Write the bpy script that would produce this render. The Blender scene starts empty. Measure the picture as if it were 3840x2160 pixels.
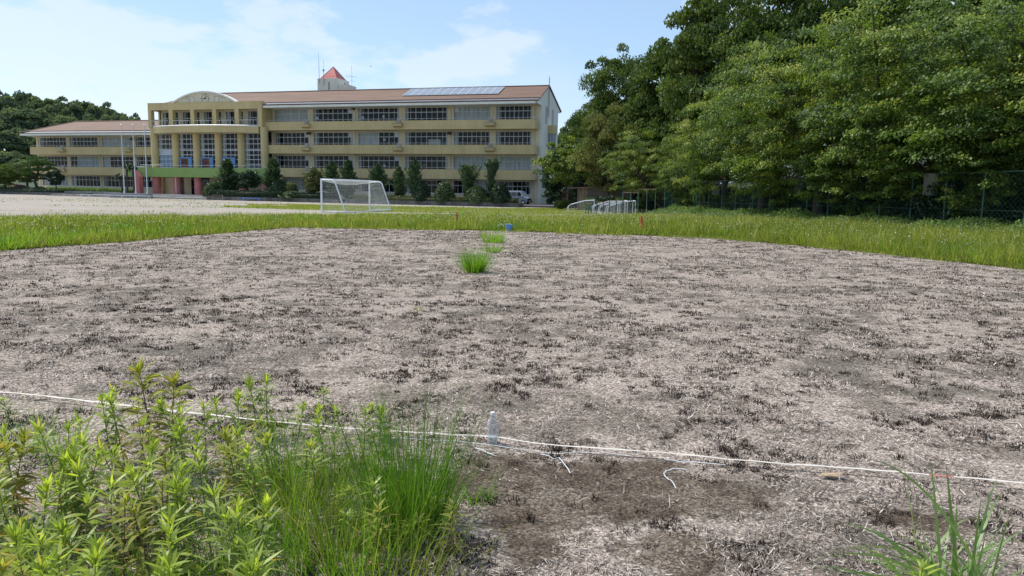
import bpy, math, random
import numpy as np
from mathutils import Vector, Matrix

R = math.radians
random.seed(7)
RNG = np.random.default_rng(11)
S = bpy.context.scene
COL = S.collection

# ------------------------------------------------------------------ camera, sky, sun, exposure
FPX = 2742.0                      # focal length in photo pixels (3840 wide)
PITCH, ROLL, EYE = R(7.593), R(1.0), 1.7
cam_d = bpy.data.cameras.new('camera'); cam = bpy.data.objects.new('camera', cam_d); COL.objects.link(cam)
cam_d.sensor_width = 36.0; cam_d.lens = FPX / 3840 * 36.0
cam_d.clip_start = 0.05; cam_d.clip_end = 3000
cam.matrix_world = Matrix.Translation((0, 0, EYE)) @ Matrix.Rotation(R(90) - PITCH, 4, 'X') @ Matrix.Rotation(ROLL, 4, 'Z')
S.camera = cam

SUN_EL, SUN_AZ = R(57), R(-60)    # azimuth measured from +Y (view direction), negative = left
W = bpy.data.worlds.new('World'); S.world = W; W.use_nodes = True
wn, wl = W.node_tree.nodes, W.node_tree.links
wn.clear()
def wnode(t, **k):
    n = wn.new(t)
    for a, v in k.items(): setattr(n, a, v)
    return n
out = wnode('ShaderNodeOutputWorld'); bg = wnode('ShaderNodeBackground')
sky = wnode('ShaderNodeTexSky', sky_type='NISHITA')
sky.sun_disc = False; sky.sun_elevation = SUN_EL; sky.sun_rotation = SUN_AZ % (2 * math.pi)
sky.altitude = 150; sky.air_density = 1.0; sky.dust_density = 0.5; sky.ozone_density = 2.0
bg.inputs['Strength'].default_value = 0.15
tc = wnode('ShaderNodeTexCoord')
def cloud(scale, zs, loc, lo, hi, amt, col, prev, det=10):
    mp = wnode('ShaderNodeMapping'); mp.inputs['Scale'].default_value = (1, 1, zs); mp.inputs['Location'].default_value = loc
    n = wnode('ShaderNodeTexNoise'); n.inputs['Scale'].default_value = scale; n.inputs['Detail'].default_value = det; n.inputs['Roughness'].default_value = 0.56
    r = wnode('ShaderNodeValToRGB'); r.color_ramp.elements[0].position = lo; r.color_ramp.elements[1].position = hi
    m_ = wnode('ShaderNodeMath', operation='MULTIPLY'); m_.inputs[1].default_value = amt
    x = wnode('ShaderNodeMixRGB'); x.inputs[2].default_value = col
    wl.new(tc.outputs['Generated'], mp.inputs['Vector']); wl.new(mp.outputs[0], n.inputs['Vector']); wl.new(n.outputs['Fac'], r.inputs['Fac'])
    wl.new(r.outputs['Color'], m_.inputs[0]); wl.new(m_.outputs[0], x.inputs[0]); wl.new(prev, x.inputs[1]); return x.outputs[0]
hz = wnode('ShaderNodeMixRGB'); hz.inputs[0].default_value = 0.36; hz.inputs[2].default_value = (3.3, 4.6, 6.3, 1); wl.new(sky.outputs[0], hz.inputs[1])
c1_ = cloud(2.6, 2.2, (0.35, 1.1, 0.1), 0.44, 0.64, 0.34, (4.7, 5.3, 6.2, 1), hz.outputs[0])
c2_ = cloud(4.2, 2.4, (2.1, 0.4, 0.6), 0.52, 0.585, 0.45, (5.6, 5.95, 6.5, 1), c1_)
wl.new(c2_, bg.inputs['Color']); wl.new(bg.outputs[0], out.inputs['Surface'])

sd = bpy.data.lights.new('sun', 'SUN'); sun = bpy.data.objects.new('sun', sd); COL.objects.link(sun)
sd.energy = 4.2; sd.angle = R(0.53); sd.color = (1.0, 0.955, 0.88)
sun_dir = Vector((math.sin(SUN_AZ) * math.cos(SUN_EL), math.cos(SUN_AZ) * math.cos(SUN_EL), math.sin(SUN_EL)))
sun.rotation_euler = sun_dir.to_track_quat('Z', 'Y').to_euler()
S.view_settings.view_transform = 'Standard'; S.view_settings.look = 'None'
S.view_settings.exposure = 0.15; S.view_settings.gamma = 1.0
S.cycles.max_bounces = 8; S.cycles.transparent_max_bounces = 16
S.cycles.sample_clamp_indirect = 6.0

# ------------------------------------------------------------------ measuring helpers (photo pixels -> world)
CP, SP, CR_, SR_ = math.cos(PITCH), math.sin(PITCH), math.cos(ROLL), math.sin(ROLL)
def ray(px, py):
    u0, v0 = px - 1920, py - 1080
    u, v = CR_ * u0 + SR_ * v0, -SR_ * u0 + CR_ * v0
    d = np.array([u, FPX * CP - v * SP, -FPX * SP - v * CP])
    return d / np.linalg.norm(d)
def gz(x, y): return -0.4 * min(max((y - 30) / 60.0, 0), 1)
def gzv(y): return -0.4 * np.clip((y - 30) / 60.0, 0, 1)
def G(px, py, dz=0.0):
    d = ray(px, py); z = 0
    for _ in range(30):
        t = (z + dz - EYE) / d[2]; P = np.array([0, 0, EYE]) + d * t; z = gz(P[0], P[1])
    return Vector(P)
def at_y(px, py, Y):
    d = ray(px, py); return Vector(np.array([0, 0, EYE]) + d * (Y / d[1]))

# ------------------------------------------------------------------ materials
MATS = {}
def nt(name):
    m = bpy.data.materials.new(name); m.use_nodes = True
    t = m.node_tree; t.nodes.clear()
    o = t.nodes.new('ShaderNodeOutputMaterial')
    MATS[name] = m
    return m, t, o
def N(t, typ, **k):
    n = t.nodes.new(typ)
    for a, v in k.items(): setattr(n, a, v)
    return n
def c4(c): return (c[0], c[1], c[2], 1)
def plain(name, col, rough=0.6, var=0.12, scale=3.0, bump=0.0, metal=0.0, spec=0.5, streak=0.0, col2=None):
    m, t, o = nt(name)
    b = N(t, 'ShaderNodeBsdfPrincipled'); b.inputs['Roughness'].default_value = rough
    b.inputs['Metallic'].default_value = metal; b.inputs['Specular IOR Level'].default_value = spec
    tcn = N(t, 'ShaderNodeTexCoord'); nz = N(t, 'ShaderNodeTexNoise')
    nz.inputs['Scale'].default_value = scale; nz.inputs['Detail'].default_value = 6
    t.links.new(tcn.outputs['Object'], nz.inputs['Vector'])
    mx = N(t, 'ShaderNodeMixRGB')
    lo = col2 if col2 else tuple(c * (1 - var * 1.6) for c in col)
    hi = tuple(min(1, c * (1 + var)) for c in col)
    mx.inputs[1].default_value = c4(lo); mx.inputs[2].default_value = c4(hi)
    rp = N(t, 'ShaderNodeValToRGB'); rp.color_ramp.elements[0].position = 0.3; rp.color_ramp.elements[1].position = 0.7
    t.links.new(nz.outputs['Fac'], rp.inputs['Fac']); t.links.new(rp.outputs['Color'], mx.inputs[0])
    last = mx.outputs[0]
    if streak:
        mpn = N(t, 'ShaderNodeMapping'); mpn.inputs['Scale'].default_value = (2.2, 2.2, 0.12)
        n2 = N(t, 'ShaderNodeTexNoise'); n2.inputs['Scale'].default_value = 1.6; n2.inputs['Detail'].default_value = 8
        t.links.new(tcn.outputs['Object'], mpn.inputs['Vector']); t.links.new(mpn.outputs[0], n2.inputs['Vector'])
        r2 = N(t, 'ShaderNodeValToRGB'); r2.color_ramp.elements[0].position = 0.42; r2.color_ramp.elements[1].position = 0.62
        r2.color_ramp.elements[0].color = c4((1 - streak,) * 3); r2.color_ramp.elements[1].color = (1, 1, 1, 1)
        t.links.new(n2.outputs['Fac'], r2.inputs['Fac'])
        mu = N(t, 'ShaderNodeMixRGB', blend_type='MULTIPLY'); mu.inputs[0].default_value = 1
        t.links.new(last, mu.inputs[1]); t.links.new(r2.outputs['Color'], mu.inputs[2]); last = mu.outputs[0]
    t.links.new(last, b.inputs['Base Color'])
    if bump:
        bp = N(t, 'ShaderNodeBump'); bp.inputs['Strength'].default_value = bump; bp.inputs['Distance'].default_value = 0.02
        n3 = N(t, 'ShaderNodeTexNoise'); n3.inputs['Scale'].default_value = scale * 12; n3.inputs['Detail'].default_value = 5
        t.links.new(tcn.outputs['Object'], n3.inputs['Vector']); t.links.new(n3.outputs['Fac'], bp.inputs['Height'])
        t.links.new(bp.outputs[0], b.inputs['Normal'])
    t.links.new(b.outputs[0], o.inputs['Surface'])
    return m
def leafmat(name, stops, trans=0.35, rough=0.45, spec=0.35, tcol=1.35):
    """leaf colour from a per-leaf random 'tint' attribute; part of the light shines through"""
    m, t, o = nt(name)
    at = N(t, 'ShaderNodeAttribute'); at.attribute_name = 'tint'
    oi = N(t, 'ShaderNodeObjectInfo')
    ad = N(t, 'ShaderNodeMath', operation='MULTIPLY_ADD'); ad.inputs[1].default_value = 0.16; ad.use_clamp = True
    sb = N(t, 'ShaderNodeMath', operation='SUBTRACT'); sb.inputs[1].default_value = 0.08
    t.links.new(oi.outputs['Random'], ad.inputs[0]); t.links.new(at.outputs['Fac'], sb.inputs[0]); t.links.new(sb.outputs[0], ad.inputs[2])
    rp = N(t, 'ShaderNodeValToRGB')
    e = rp.color_ramp.elements
    for i, (p, c) in enumerate(stops):
        el = e[i] if i < 2 else e.new(p)
        el.position = p; el.color = c4(c)
    t.links.new(ad.outputs[0], rp.inputs['Fac'])
    b = N(t, 'ShaderNodeBsdfPrincipled'); b.inputs['Roughness'].default_value = rough; b.inputs['Specular IOR Level'].default_value = spec
    t.links.new(rp.outputs['Color'], b.inputs['Base Color'])
    tr = N(t, 'ShaderNodeBsdfTranslucent')
    mu = N(t, 'ShaderNodeMixRGB', blend_type='MULTIPLY'); mu.inputs[0].default_value = 1
    mu.inputs[2].default_value = (tcol * 1.1, tcol * 1.15, tcol * 0.55, 1)
    t.links.new(rp.outputs['Color'], mu.inputs[1]); t.links.new(mu.outputs[0], tr.inputs['Color'])
    ms = N(t, 'ShaderNodeMixShader'); ms.inputs[0].default_value = trans
    t.links.new(b.outputs[0], ms.inputs[1]); t.links.new(tr.outputs[0], ms.inputs[2]); t.links.new(ms.outputs[0], o.inputs['Surface'])
    return m
def glassmat(name, tint=(0.75, 0.8, 0.82), refl=1.0):
    m, t, o = nt(name)
    lw = N(t, 'ShaderNodeLayerWeight'); lw.inputs['Blend'].default_value = 0.5
    pw = N(t, 'ShaderNodeMath', operation='POWER'); pw.inputs[1].default_value = 4.0
    mm = N(t, 'ShaderNodeMath', operation='MULTIPLY_ADD'); mm.inputs[1].default_value = 0.6 * refl; mm.inputs[2].default_value = 0.022 * refl
    t.links.new(lw.outputs['Facing'], pw.inputs[0])
    gl = N(t, 'ShaderNodeBsdfGlossy'); gl.inputs['Roughness'].default_value = 0.03
    tr = N(t, 'ShaderNodeBsdfTransparent'); tr.inputs['Color'].default_value = c4(tint)
    ms = N(t, 'ShaderNodeMixShader')
    t.links.new(pw.outputs[0], mm.inputs[0]); t.links.new(mm.outputs[0], ms.inputs[0])
    t.links.new(tr.outputs[0], ms.inputs[1]); t.links.new(gl.outputs[0], ms.inputs[2]); t.links.new(ms.outputs[0], o.inputs['Surface'])
    return m

plain('ochre', (0.54, 0.445, 0.225), 0.85, 0.07, 0.4, 0.1, streak=0.09)
plain('cream', (0.66, 0.60, 0.42), 0.85, 0.06, 0.4, 0.1, streak=0.09)
plain('grey_wall', (0.66, 0.66, 0.58), 0.85, 0.05, 0.5, 0.1, streak=0.05)
plain('fascia', (0.74, 0.76, 0.68), 0.7, 0.05, 0.8, streak=0.10)
plain('pediment', (0.66, 0.62, 0.47), 0.8, 0.05, 0.8, streak=0.12)
plain('pink', (0.56, 0.20, 0.185), 0.7, 0.10, 0.8, 0.1, streak=0.12)
plain('green_paint', (0.24, 0.36, 0.10), 0.7, 0.06, 0.7, 0.05, streak=0.08)
plain('white_metal', (0.72, 0.76, 0.80), 0.4, 0.05, 2.0)
plain('alu', (0.62, 0.68, 0.74), 0.45, 0.04, 2.0, metal=0.0)
plain('gutter', (0.17, 0.18, 0.205), 0.45, 0.10, 1.0)
plain('brown_trim', (0.10, 0.055, 0.045), 0.6, 0.1, 2.0)
plain('room_shade', (0.018, 0.02, 0.024), 0.9, 0.1, 0.2)  # near-black colour stands in for the shade inside the rooms
plain('curtain', (0.66, 0.66, 0.62), 0.9, 0.06, 2.0)
plain('curtain_blue', (0.30, 0.42, 0.62), 0.9, 0.08, 2.0)
plain('board', (0.80, 0.82, 0.84), 0.6, 0.03, 2.0)
plain('blue_frame', (0.10, 0.25, 0.50), 0.6, 0.1, 2.0)
plain('rust_red', (0.16, 0.045, 0.03), 0.7, 0.5, 3.0)
plain('black', (0.012, 0.012, 0.013), 0.5, 0.2, 4.0)
plain('clock_paint', (0.03, 0.03, 0.03), 0.5, 0.1, 4.0)
plain('concrete', (0.36, 0.35, 0.33), 0.9, 0.15, 1.2, 0.3, streak=0.2)
plain('concrete_dark', (0.14, 0.14, 0.135), 0.9, 0.3, 0.8, 0.4, streak=0.25)
plain('steel', (0.62, 0.63, 0.64), 0.35, 0.05, 2.0, metal=0.6)
plain('steel_dark', (0.20, 0.21, 0.22), 0.5, 0.1, 2.0)
plain('green_steel', (0.055, 0.125, 0.105), 0.55, 0.25, 2.0)
plain('green_net', (0.015, 0.07, 0.065), 0.8, 0.2, 3.0)
plain('rusty_bar', (0.33, 0.24, 0.19), 0.6, 0.25, 2.0)
plain('goal_white', (0.74, 0.78, 0.83), 0.45, 0.10, 3.0)
plain('net', (0.78, 0.80, 0.78), 0.9, 0.05, 3.0)
plain('cone_red', (0.52, 0.045, 0.03), 0.55, 0.12, 6.0)
plain('blue_plastic', (0.10, 0.29, 0.72), 0.4, 0.05, 6.0)
plain('white_plastic', (0.80, 0.80, 0.78), 0.4, 0.04, 6.0)
plain('tape_white', (0.62, 0.57, 0.50), 0.6, 0.07, 8.0)
plain('tape_red', (0.55, 0.16, 0.13), 0.6, 0.1, 8.0)
plain('string_white', (0.62, 0.63, 0.64), 0.5, 0.05, 8.0)
plain('dry_leaf', (0.42, 0.31, 0.20), 0.8, 0.2, 30.0)
plain('bark', (0.07, 0.055, 0.042), 0.9, 0.3, 4.0, 0.6)
plain('bark_pale', (0.14, 0.12, 0.10), 0.9, 0.3, 4.0, 0.6)
plain('rock', (0.10, 0.075, 0.07), 0.85, 0.35, 1.5, 0.7)
plain('soil', (0.10, 0.085, 0.05), 0.95, 0.3, 1.0, 0.4)
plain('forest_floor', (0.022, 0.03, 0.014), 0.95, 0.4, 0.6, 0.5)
plain('hill_green', (0.04, 0.07, 0.03), 0.95, 0.4, 0.3, 0.5)
plain('asphalt', (0.115, 0.11, 0.115), 0.9, 0.15, 1.0, 0.4)
plain('barn_wood', (0.085, 0.05, 0.035), 0.85, 0.35, 2.0, 0.3, streak=0.3)
plain('shed_slat', (0.30, 0.24, 0.17), 0.8, 0.15, 2.0, 0.2, streak=0.3)
plain('shed_metal', (0.12, 0.11, 0.09), 0.7, 0.2, 1.0, streak=0.3)
plain('shed_roof', (0.20, 0.14, 0.125), 0.7, 0.2, 1.0)
plain('van_paint', (0.34, 0.40, 0.46), 0.28, 0.03, 2.0, metal=0.35)
plain('van_white', (0.75, 0.77, 0.80), 0.25, 0.03, 2.0)
plain('van_glass', (0.012, 0.014, 0.016), 0.06, 0.0, 1.0, spec=0.7)
plain('rubber', (0.02, 0.02, 0.021), 0.85, 0.1, 8.0)
plain('lamp', (0.75, 0.77, 0.75), 0.1, 0.02, 4.0)
plain('amber', (0.7, 0.22, 0.02), 0.2, 0.02, 4.0)
plain('stem', (0.16, 0.17, 0.06), 0.7, 0.2, 10.0)
plain('stem_brown', (0.13, 0.08, 0.045), 0.8, 0.3, 10.0)
glassmat('glass')
m, t, o = nt('pet_plastic')
lw_ = N(t, 'ShaderNodeLayerWeight'); lw_.inputs['Blend'].default_value = 0.45
r_ = N(t, 'ShaderNodeMapRange'); r_.inputs['To Min'].default_value = 0.16; r_.inputs['To Max'].default_value = 0.85; t.links.new(lw_.outputs['Facing'], r_.inputs['Value'])
tr_ = N(t, 'ShaderNodeBsdfTransparent'); tr_.inputs['Color'].default_value = (0.95, 0.97, 0.98, 1)
pb_ = N(t, 'ShaderNodeBsdfPrincipled'); pb_.inputs['Base Color'].default_value = (0.62, 0.66, 0.68, 1); pb_.inputs['Roughness'].default_value = 0.08
ms_ = N(t, 'ShaderNodeMixShader'); t.links.new(r_.outputs[0], ms_.inputs[0]); t.links.new(tr_.outputs[0], ms_.inputs[1]); t.links.new(pb_.outputs[0], ms_.inputs[2]); t.links.new(ms_.outputs[0], o.inputs['Surface'])

def tile_roof(name, c1, c2, row=0.32):
    m, t, o = nt(name)
    b = N(t, 'ShaderNodeBsdfPrincipled'); b.inputs['Roughness'].default_value = 0.75
    tcn = N(t, 'ShaderNodeTexCoord')
    mpn = N(t, 'ShaderNodeMapping'); mpn.inputs['Scale'].default_value = (0.10, 1.6, 1.6)
    nz = N(t, 'ShaderNodeTexNoise'); nz.inputs['Scale'].default_value = 2.0; nz.inputs['Detail'].default_value = 8; nz.inputs['Roughness'].default_value = 0.65
    t.links.new(tcn.outputs['Object'], mpn.inputs['Vector']); t.links.new(mpn.outputs[0], nz.inputs['Vector'])
    rp = N(t, 'ShaderNodeValToRGB'); rp.color_ramp.elements[0].position = 0.33; rp.color_ramp.elements[1].position = 0.68
    rp.color_ramp.elements[0].color = c4(c1); rp.color_ramp.elements[1].color = c4(c2)
    t.links.new(nz.outputs['Fac'], rp.inputs['Fac'])
    wv = N(t, 'ShaderNodeTexWave', wave_type='BANDS', bands_direction='Y', wave_profile='SAW'); wv.inputs['Scale'].default_value = 0.314 / row
    wv.inputs['Distortion'].default_value = 0.3
    t.links.new(tcn.outputs['Object'], wv.inputs['Vector'])
    bp = N(t, 'ShaderNodeBump'); bp.inputs['Strength'].default_value = 0.6; bp.inputs['Distance'].default_value = 0.03
    t.links.new(wv.outputs['Fac'], bp.inputs['Height']); t.links.new(bp.outputs[0], b.inputs['Normal'])
    t.links.new(rp.outputs['Color'], b.inputs['Base Color']); t.links.new(b.outputs[0], o.inputs['Surface'])
    return m
tile_roof('roof', (0.092, 0.046, 0.030), (0.20, 0.108, 0.063))
tile_roof('roof_pink', (0.38, 0.09, 0.085), (0.55, 0.20, 0.19), 0.45)
def solar_mat():
    m, t, o = nt('solar')
    b = N(t, 'ShaderNodeBsdfPrincipled'); b.inputs['Roughness'].default_value = 0.18; b.inputs['Specular IOR Level'].default_value = 0.6
    tcn = N(t, 'ShaderNodeTexCoord')
    br = N(t, 'ShaderNodeTexBrick'); br.offset = 0; br.inputs['Scale'].default_value = 1.0
    br.inputs['Color1'].default_value = (0.13, 0.16, 0.20, 1); br.inputs['Color2'].default_value = (0.15, 0.18, 0.22, 1)
    br.inputs['Mortar'].default_value = (0.45, 0.47, 0.5, 1); br.inputs['Mortar Size'].default_value = 0.008
    br.inputs['Brick Width'].default_value = 0.16; br.inputs['Row Height'].default_value = 0.16
    t.links.new(tcn.outputs['Object'], br.inputs['Vector']); t.links.new(br.outputs['Color'], b.inputs['Base Color'])
    t.links.new(b.outputs[0], o.inputs['Surface'])
solar_mat()
def brick_mat():
    m, t, o = nt('grey_brick')
    b = N(t, 'ShaderNodeBsdfPrincipled'); b.inputs['Roughness'].default_value = 0.85
    tcn = N(t, 'ShaderNodeTexCoord'); mpn = N(t, 'ShaderNodeMapping'); mpn.inputs['Rotation'].default_value = (R(90), 0, 0)
    br = N(t, 'ShaderNodeTexBrick'); br.inputs['Scale'].default_value = 1.0
    br.inputs['Color1'].default_value = (0.27, 0.28, 0.29, 1); br.inputs['Color2'].default_value = (0.20, 0.21, 0.22, 1)
    br.inputs['Mortar'].default_value = (0.42, 0.43, 0.43, 1); br.inputs['Mortar Size'].default_value = 0.014
    br.inputs['Brick Width'].default_value = 0.3; br.inputs['Row Height'].default_value = 0.14
    t.links.new(tcn.outputs['Object'], mpn.inputs['Vector']); t.links.new(mpn.outputs[0], br.inputs['Vector'])
    t.links.new(br.outputs['Color'], b.inputs['Base Color']); t.links.new(b.outputs[0], o.inputs['Surface'])
brick_mat()

def ground_mat(name, fields):
    """fields: base colour ramp from noise + list of (scale, lo, hi, colour, detail, stretch) patches + gravel speckle"""
    m, t, o = nt(name)
    b = N(t, 'ShaderNodeBsdfPrincipled'); b.inputs['Roughness'].default_value = 0.95; b.inputs['Specular IOR Level'].default_value = 0.15
    tcn = N(t, 'ShaderNodeTexCoord')
    last = None
    for i, (scale, lo, hi, col, det, stretch) in enumerate(fields['layers']):
        if last is None:
            rgb = N(t, 'ShaderNodeRGB'); rgb.outputs[0].default_value = c4(col); last = rgb.outputs[0]; continue
        mpn = N(t, 'ShaderNodeMapping'); mpn.inputs['Scale'].default_value = stretch; mpn.inputs['Location'].default_value = (i * 7.3, i * 3.1, 0)
        nz = N(t, 'ShaderNodeTexNoise'); nz.inputs['Scale'].default_value = scale; nz.inputs['Detail'].default_value = det; nz.inputs['Roughness'].default_value = 0.62
        t.links.new(tcn.outputs['Object'], mpn.inputs['Vector']); t.links.new(mpn.outputs[0], nz.inputs['Vector'])
        rp = N(t, 'ShaderNodeValToRGB'); rp.color_ramp.elements[0].position = lo; rp.color_ramp.elements[1].position = hi
        t.links.new(nz.outputs['Fac'], rp.inputs['Fac'])
        mx = N(t, 'ShaderNodeMixRGB'); mx.inputs[2].default_value = c4(col)
        t.links.new(rp.outputs['Color'], mx.inputs[0]); t.links.new(last, mx.inputs[1]); last = mx.outputs[0]
    for (scale, amt) in fields.get('speckle', []):
        vo = N(t, 'ShaderNodeTexVoronoi'); vo.inputs['Scale'].default_value = scale
        t.links.new(tcn.outputs['Object'], vo.inputs['Vector'])
        mr = N(t, 'ShaderNodeMapRange'); mr.inputs['From Min'].default_value = 0; mr.inputs['From Max'].default_value = 1
        mr.inputs['To Min'].default_value = 1 - amt; mr.inputs['To Max'].default_value = 1 + amt
        sx = N(t, 'ShaderNodeSeparateColor'); t.links.new(vo.outputs['Color'], sx.inputs[0]); t.links.new(sx.outputs[0], mr.inputs['Value'])
        mu = N(t, 'ShaderNodeMixRGB', blend_type='MULTIPLY'); mu.inputs[0].default_value = 1
        t.links.new(last, mu.inputs[1]); t.links.new(mr.outputs[0], mu.inputs[2]); last = mu.outputs[0]
    t.links.new(last, b.inputs['Base Color'])
    bp = N(t, 'ShaderNodeBump'); bp.inputs['Strength'].default_value = fields.get('bump', 0.5); bp.inputs['Distance'].default_value = 0.02
    n3 = N(t, 'ShaderNodeTexNoise'); n3.inputs['Scale'].default_value = fields.get('bscale', 40); n3.inputs['Detail'].default_value = 6
    t.links.new(tcn.outputs['Object'], n3.inputs['Vector']); t.links.new(n3.outputs['Fac'], bp.inputs['Height']); t.links.new(bp.outputs[0], b.inputs['Normal'])
    t.links.new(b.outputs[0], o.inputs['Surface'])
    return m
one = (1, 1, 1)
ground_mat('playground', dict(layers=[(0, 0, 0, (0.33, 0.285, 0.245), 0, one), (0.16, 0.4, 0.65, (0.385, 0.335, 0.29), 5, (0.35, 1, 1)),
    (0.5, 0.52, 0.7, (0.28, 0.24, 0.20), 6, (0.3, 1, 1)), (0.9, 0.60, 0.68, (0.17, 0.23, 0.075), 8, (0.35, 1.2, 1))], speckle=[(9, 0.12)], bump=0.3))
SPOTS = []                        # bare dark soil patches near the tape, filled in below
def dead_field_mat():
    m, t, o = nt('dead_field'); L = t.links.new
    b = N(t, 'ShaderNodeBsdfPrincipled'); b.inputs['Roughness'].default_value = 0.95; b.inputs['Specular IOR Level'].default_value = 0.1
    tcn = N(t, 'ShaderNodeTexCoord'); OB = tcn.outputs['Object']
    def noise(scale, det=8, loc=(0, 0, 0), rough=.62):
        mp = N(t, 'ShaderNodeMapping'); mp.inputs['Location'].default_value = loc; n = N(t, 'ShaderNodeTexNoise')
        n.inputs['Scale'].default_value = scale; n.inputs['Detail'].default_value = det; n.inputs['Roughness'].default_value = rough
        L(OB, mp.inputs['Vector']); L(mp.outputs[0], n.inputs['Vector']); return n.outputs['Fac']
    def ramp(v, lo, hi):
        r = N(t, 'ShaderNodeMapRange', interpolation_type='SMOOTHSTEP'); r.inputs['From Min'].default_value = lo; r.inputs['From Max'].default_value = hi; L(v, r.inputs['Value']); return r.outputs[0]
    def mix(f, a, c):
        x = N(t, 'ShaderNodeMixRGB'); L(f, x.inputs[0])
        if isinstance(a, tuple): x.inputs[1].default_value = c4(a)
        else: L(a, x.inputs[1])
        x.inputs[2].default_value = c4(c); return x.outputs[0]
    def mth(op, a, c, d=None):
        x = N(t, 'ShaderNodeMath', operation=op)
        for k, q in enumerate((a, c, d)):
            if q is None: continue
            if isinstance(q, (int, float)): x.inputs[k].default_value = q
            else: L(q, x.inputs[k])
        return x.outputs[0]
    # gravel: each grain its own tone
    vo = N(t, 'ShaderNodeTexVoronoi'); vo.inputs['Scale'].default_value = 105; L(OB, vo.inputs['Vector']); sx = N(t, 'ShaderNodeSeparateColor'); L(vo.outputs['Color'], sx.inputs[0])
    vo2 = N(t, 'ShaderNodeTexVoronoi'); vo2.inputs['Scale'].default_value = 47; L(OB, vo2.inputs['Vector']); sx2 = N(t, 'ShaderNodeSeparateColor'); L(vo2.outputs['Color'], sx2.inputs[0])
    grain = mth('MULTIPLY_ADD', mth('POWER', sx.outputs[0], 2.0), 1.25, mth('MULTIPLY_ADD', sx2.outputs[1], .55, .31))
    col = mix(ramp(noise(.35, 6), .42, .62), (.215, .18, .148), (.155, .135, .11))
    straw_f = mth('MULTIPLY', ramp(mth('MULTIPLY_ADD', noise(1.7, 9, (3, 1, 0)), .6, mth('MULTIPLY', noise(.5, 5, (9, 4, 0)), .45)), .46, .56), ramp(noise(34, 5, (5, 5, 0)), .36, .52))
    col = mix(straw_f, col, (.395, .33, .28))
    col = mix(mth('MULTIPLY', mth('MULTIPLY', ramp(noise(1.3, 9, (1, 8, 0)), .58, .66), ramp(noise(26, 5, (2, 5, 0)), .38, .56)), .6), col, (.085, .064, .05))
    col = mix(mth('MULTIPLY', ramp(noise(5.5, 8, (7, 2, 0)), .57, .64), .8), col, (.075, .058, .047))
    # bare soil patches: a few places with their own outlines
    sp = None; sep = N(t, 'ShaderNodeSeparateXYZ'); L(OB, sep.inputs[0]); edge = noise(4.2, 9, (4, 4, 0))
    for (cx, cy, rx, ry) in SPOTS:
        dx = mth('DIVIDE', mth('SUBTRACT', sep.outputs[0], cx), rx); dy = mth('DIVIDE', mth('SUBTRACT', sep.outputs[1], cy), ry)
        d = mth('SQRT', mth('ADD', mth('MULTIPLY', dx, dx), mth('MULTIPLY', dy, dy)), 0.0); sp = d if sp is None else mth('MINIMUM', sp, d)
    spm = ramp(mth('ADD', sp, mth('MULTIPLY', mth('SUBTRACT', edge, .5), 2.4)), 1.2, .75)
    soil = mix(mth('MULTIPLY', ramp(noise(2.2, 8, (6, 1, 0)), .42, .58), ramp(noise(60, 4, (6, 3, 0)), .3, .6)), (.085, .063, .046), (.19, .155, .12))
    x = N(t, 'ShaderNodeMixRGB'); L(mth('MULTIPLY', spm, .95), x.inputs[0]); L(col, x.inputs[1]); L(soil, x.inputs[2]); col = x.outputs[0]
    mu = N(t, 'ShaderNodeMixRGB', blend_type='MULTIPLY'); mu.inputs[0].default_value = 1; L(col, mu.inputs[1]); L(grain, mu.inputs[2])
    L(mu.outputs[0], b.inputs['Base Color'])
    bp = N(t, 'ShaderNodeBump'); bp.inputs['Strength'].default_value = 1.0; bp.inputs['Distance'].default_value = 0.02
    L(mth('ADD', noise(48, 6), mth('MULTIPLY', noise(6, 4), 1.5)), bp.inputs['Height']); L(bp.outputs[0], b.inputs['Normal']); L(b.outputs[0], o.inputs['Surface'])
ground_mat('grass_soil', dict(layers=[(0, 0, 0, (0.12, 0.14, 0.035), 0, one), (0.7, 0.4, 0.65, (0.17, 0.19, 0.045), 6, one)], speckle=[(20, 0.3)], bump=0.6))
ground_mat('lawn_soil', dict(layers=[(0, 0, 0, (0.15, 0.20, 0.055), 0, one), (0.5, 0.45, 0.65, (0.22, 0.26, 0.08), 6, (0.3, 1, 1)), (0.8, 0.58, 0.68, (0.38, 0.33, 0.24), 6, (0.3, 1, 1))], speckle=[(12, 0.3)], bump=0.6))

# leaves
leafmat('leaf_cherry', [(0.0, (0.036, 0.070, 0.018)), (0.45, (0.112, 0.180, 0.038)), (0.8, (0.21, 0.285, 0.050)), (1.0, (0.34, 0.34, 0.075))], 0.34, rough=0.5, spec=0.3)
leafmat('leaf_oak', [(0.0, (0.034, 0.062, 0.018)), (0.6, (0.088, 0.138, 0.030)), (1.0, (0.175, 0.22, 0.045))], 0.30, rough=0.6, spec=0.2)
leafmat('leaf_oak_yellow', [(0.0, (0.07, 0.10, 0.03)), (0.5, (0.14, 0.17, 0.05)), (1.0, (0.26, 0.23, 0.09))], 0.35, rough=0.6, spec=0.2)
leafmat('leaf_far_haze', [(0.0, (0.075, 0.112, 0.085)), (0.6, (0.14, 0.19, 0.11)), (1.0, (0.28, 0.31, 0.14))], 0.3, rough=0.8, spec=0.05)  # distance haze put into the leaf colour: paler and bluer
leafmat('leaf_dark', [(0.0, (0.012, 0.032, 0.016)), (0.7, (0.028, 0.062, 0.026)), (1.0, (0.06, 0.10, 0.04))], 0.15)
leafmat('leaf_conifer', [(0.0, (0.026, 0.055, 0.034)), (0.6, (0.055, 0.102, 0.046)), (1.0, (0.12, 0.175, 0.065))], 0.18)
leafmat('leaf_shrub', [(0.0, (0.035, 0.065, 0.026)), (0.6, (0.075, 0.12, 0.045)), (1.0, (0.15, 0.19, 0.08))], 0.2)
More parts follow.
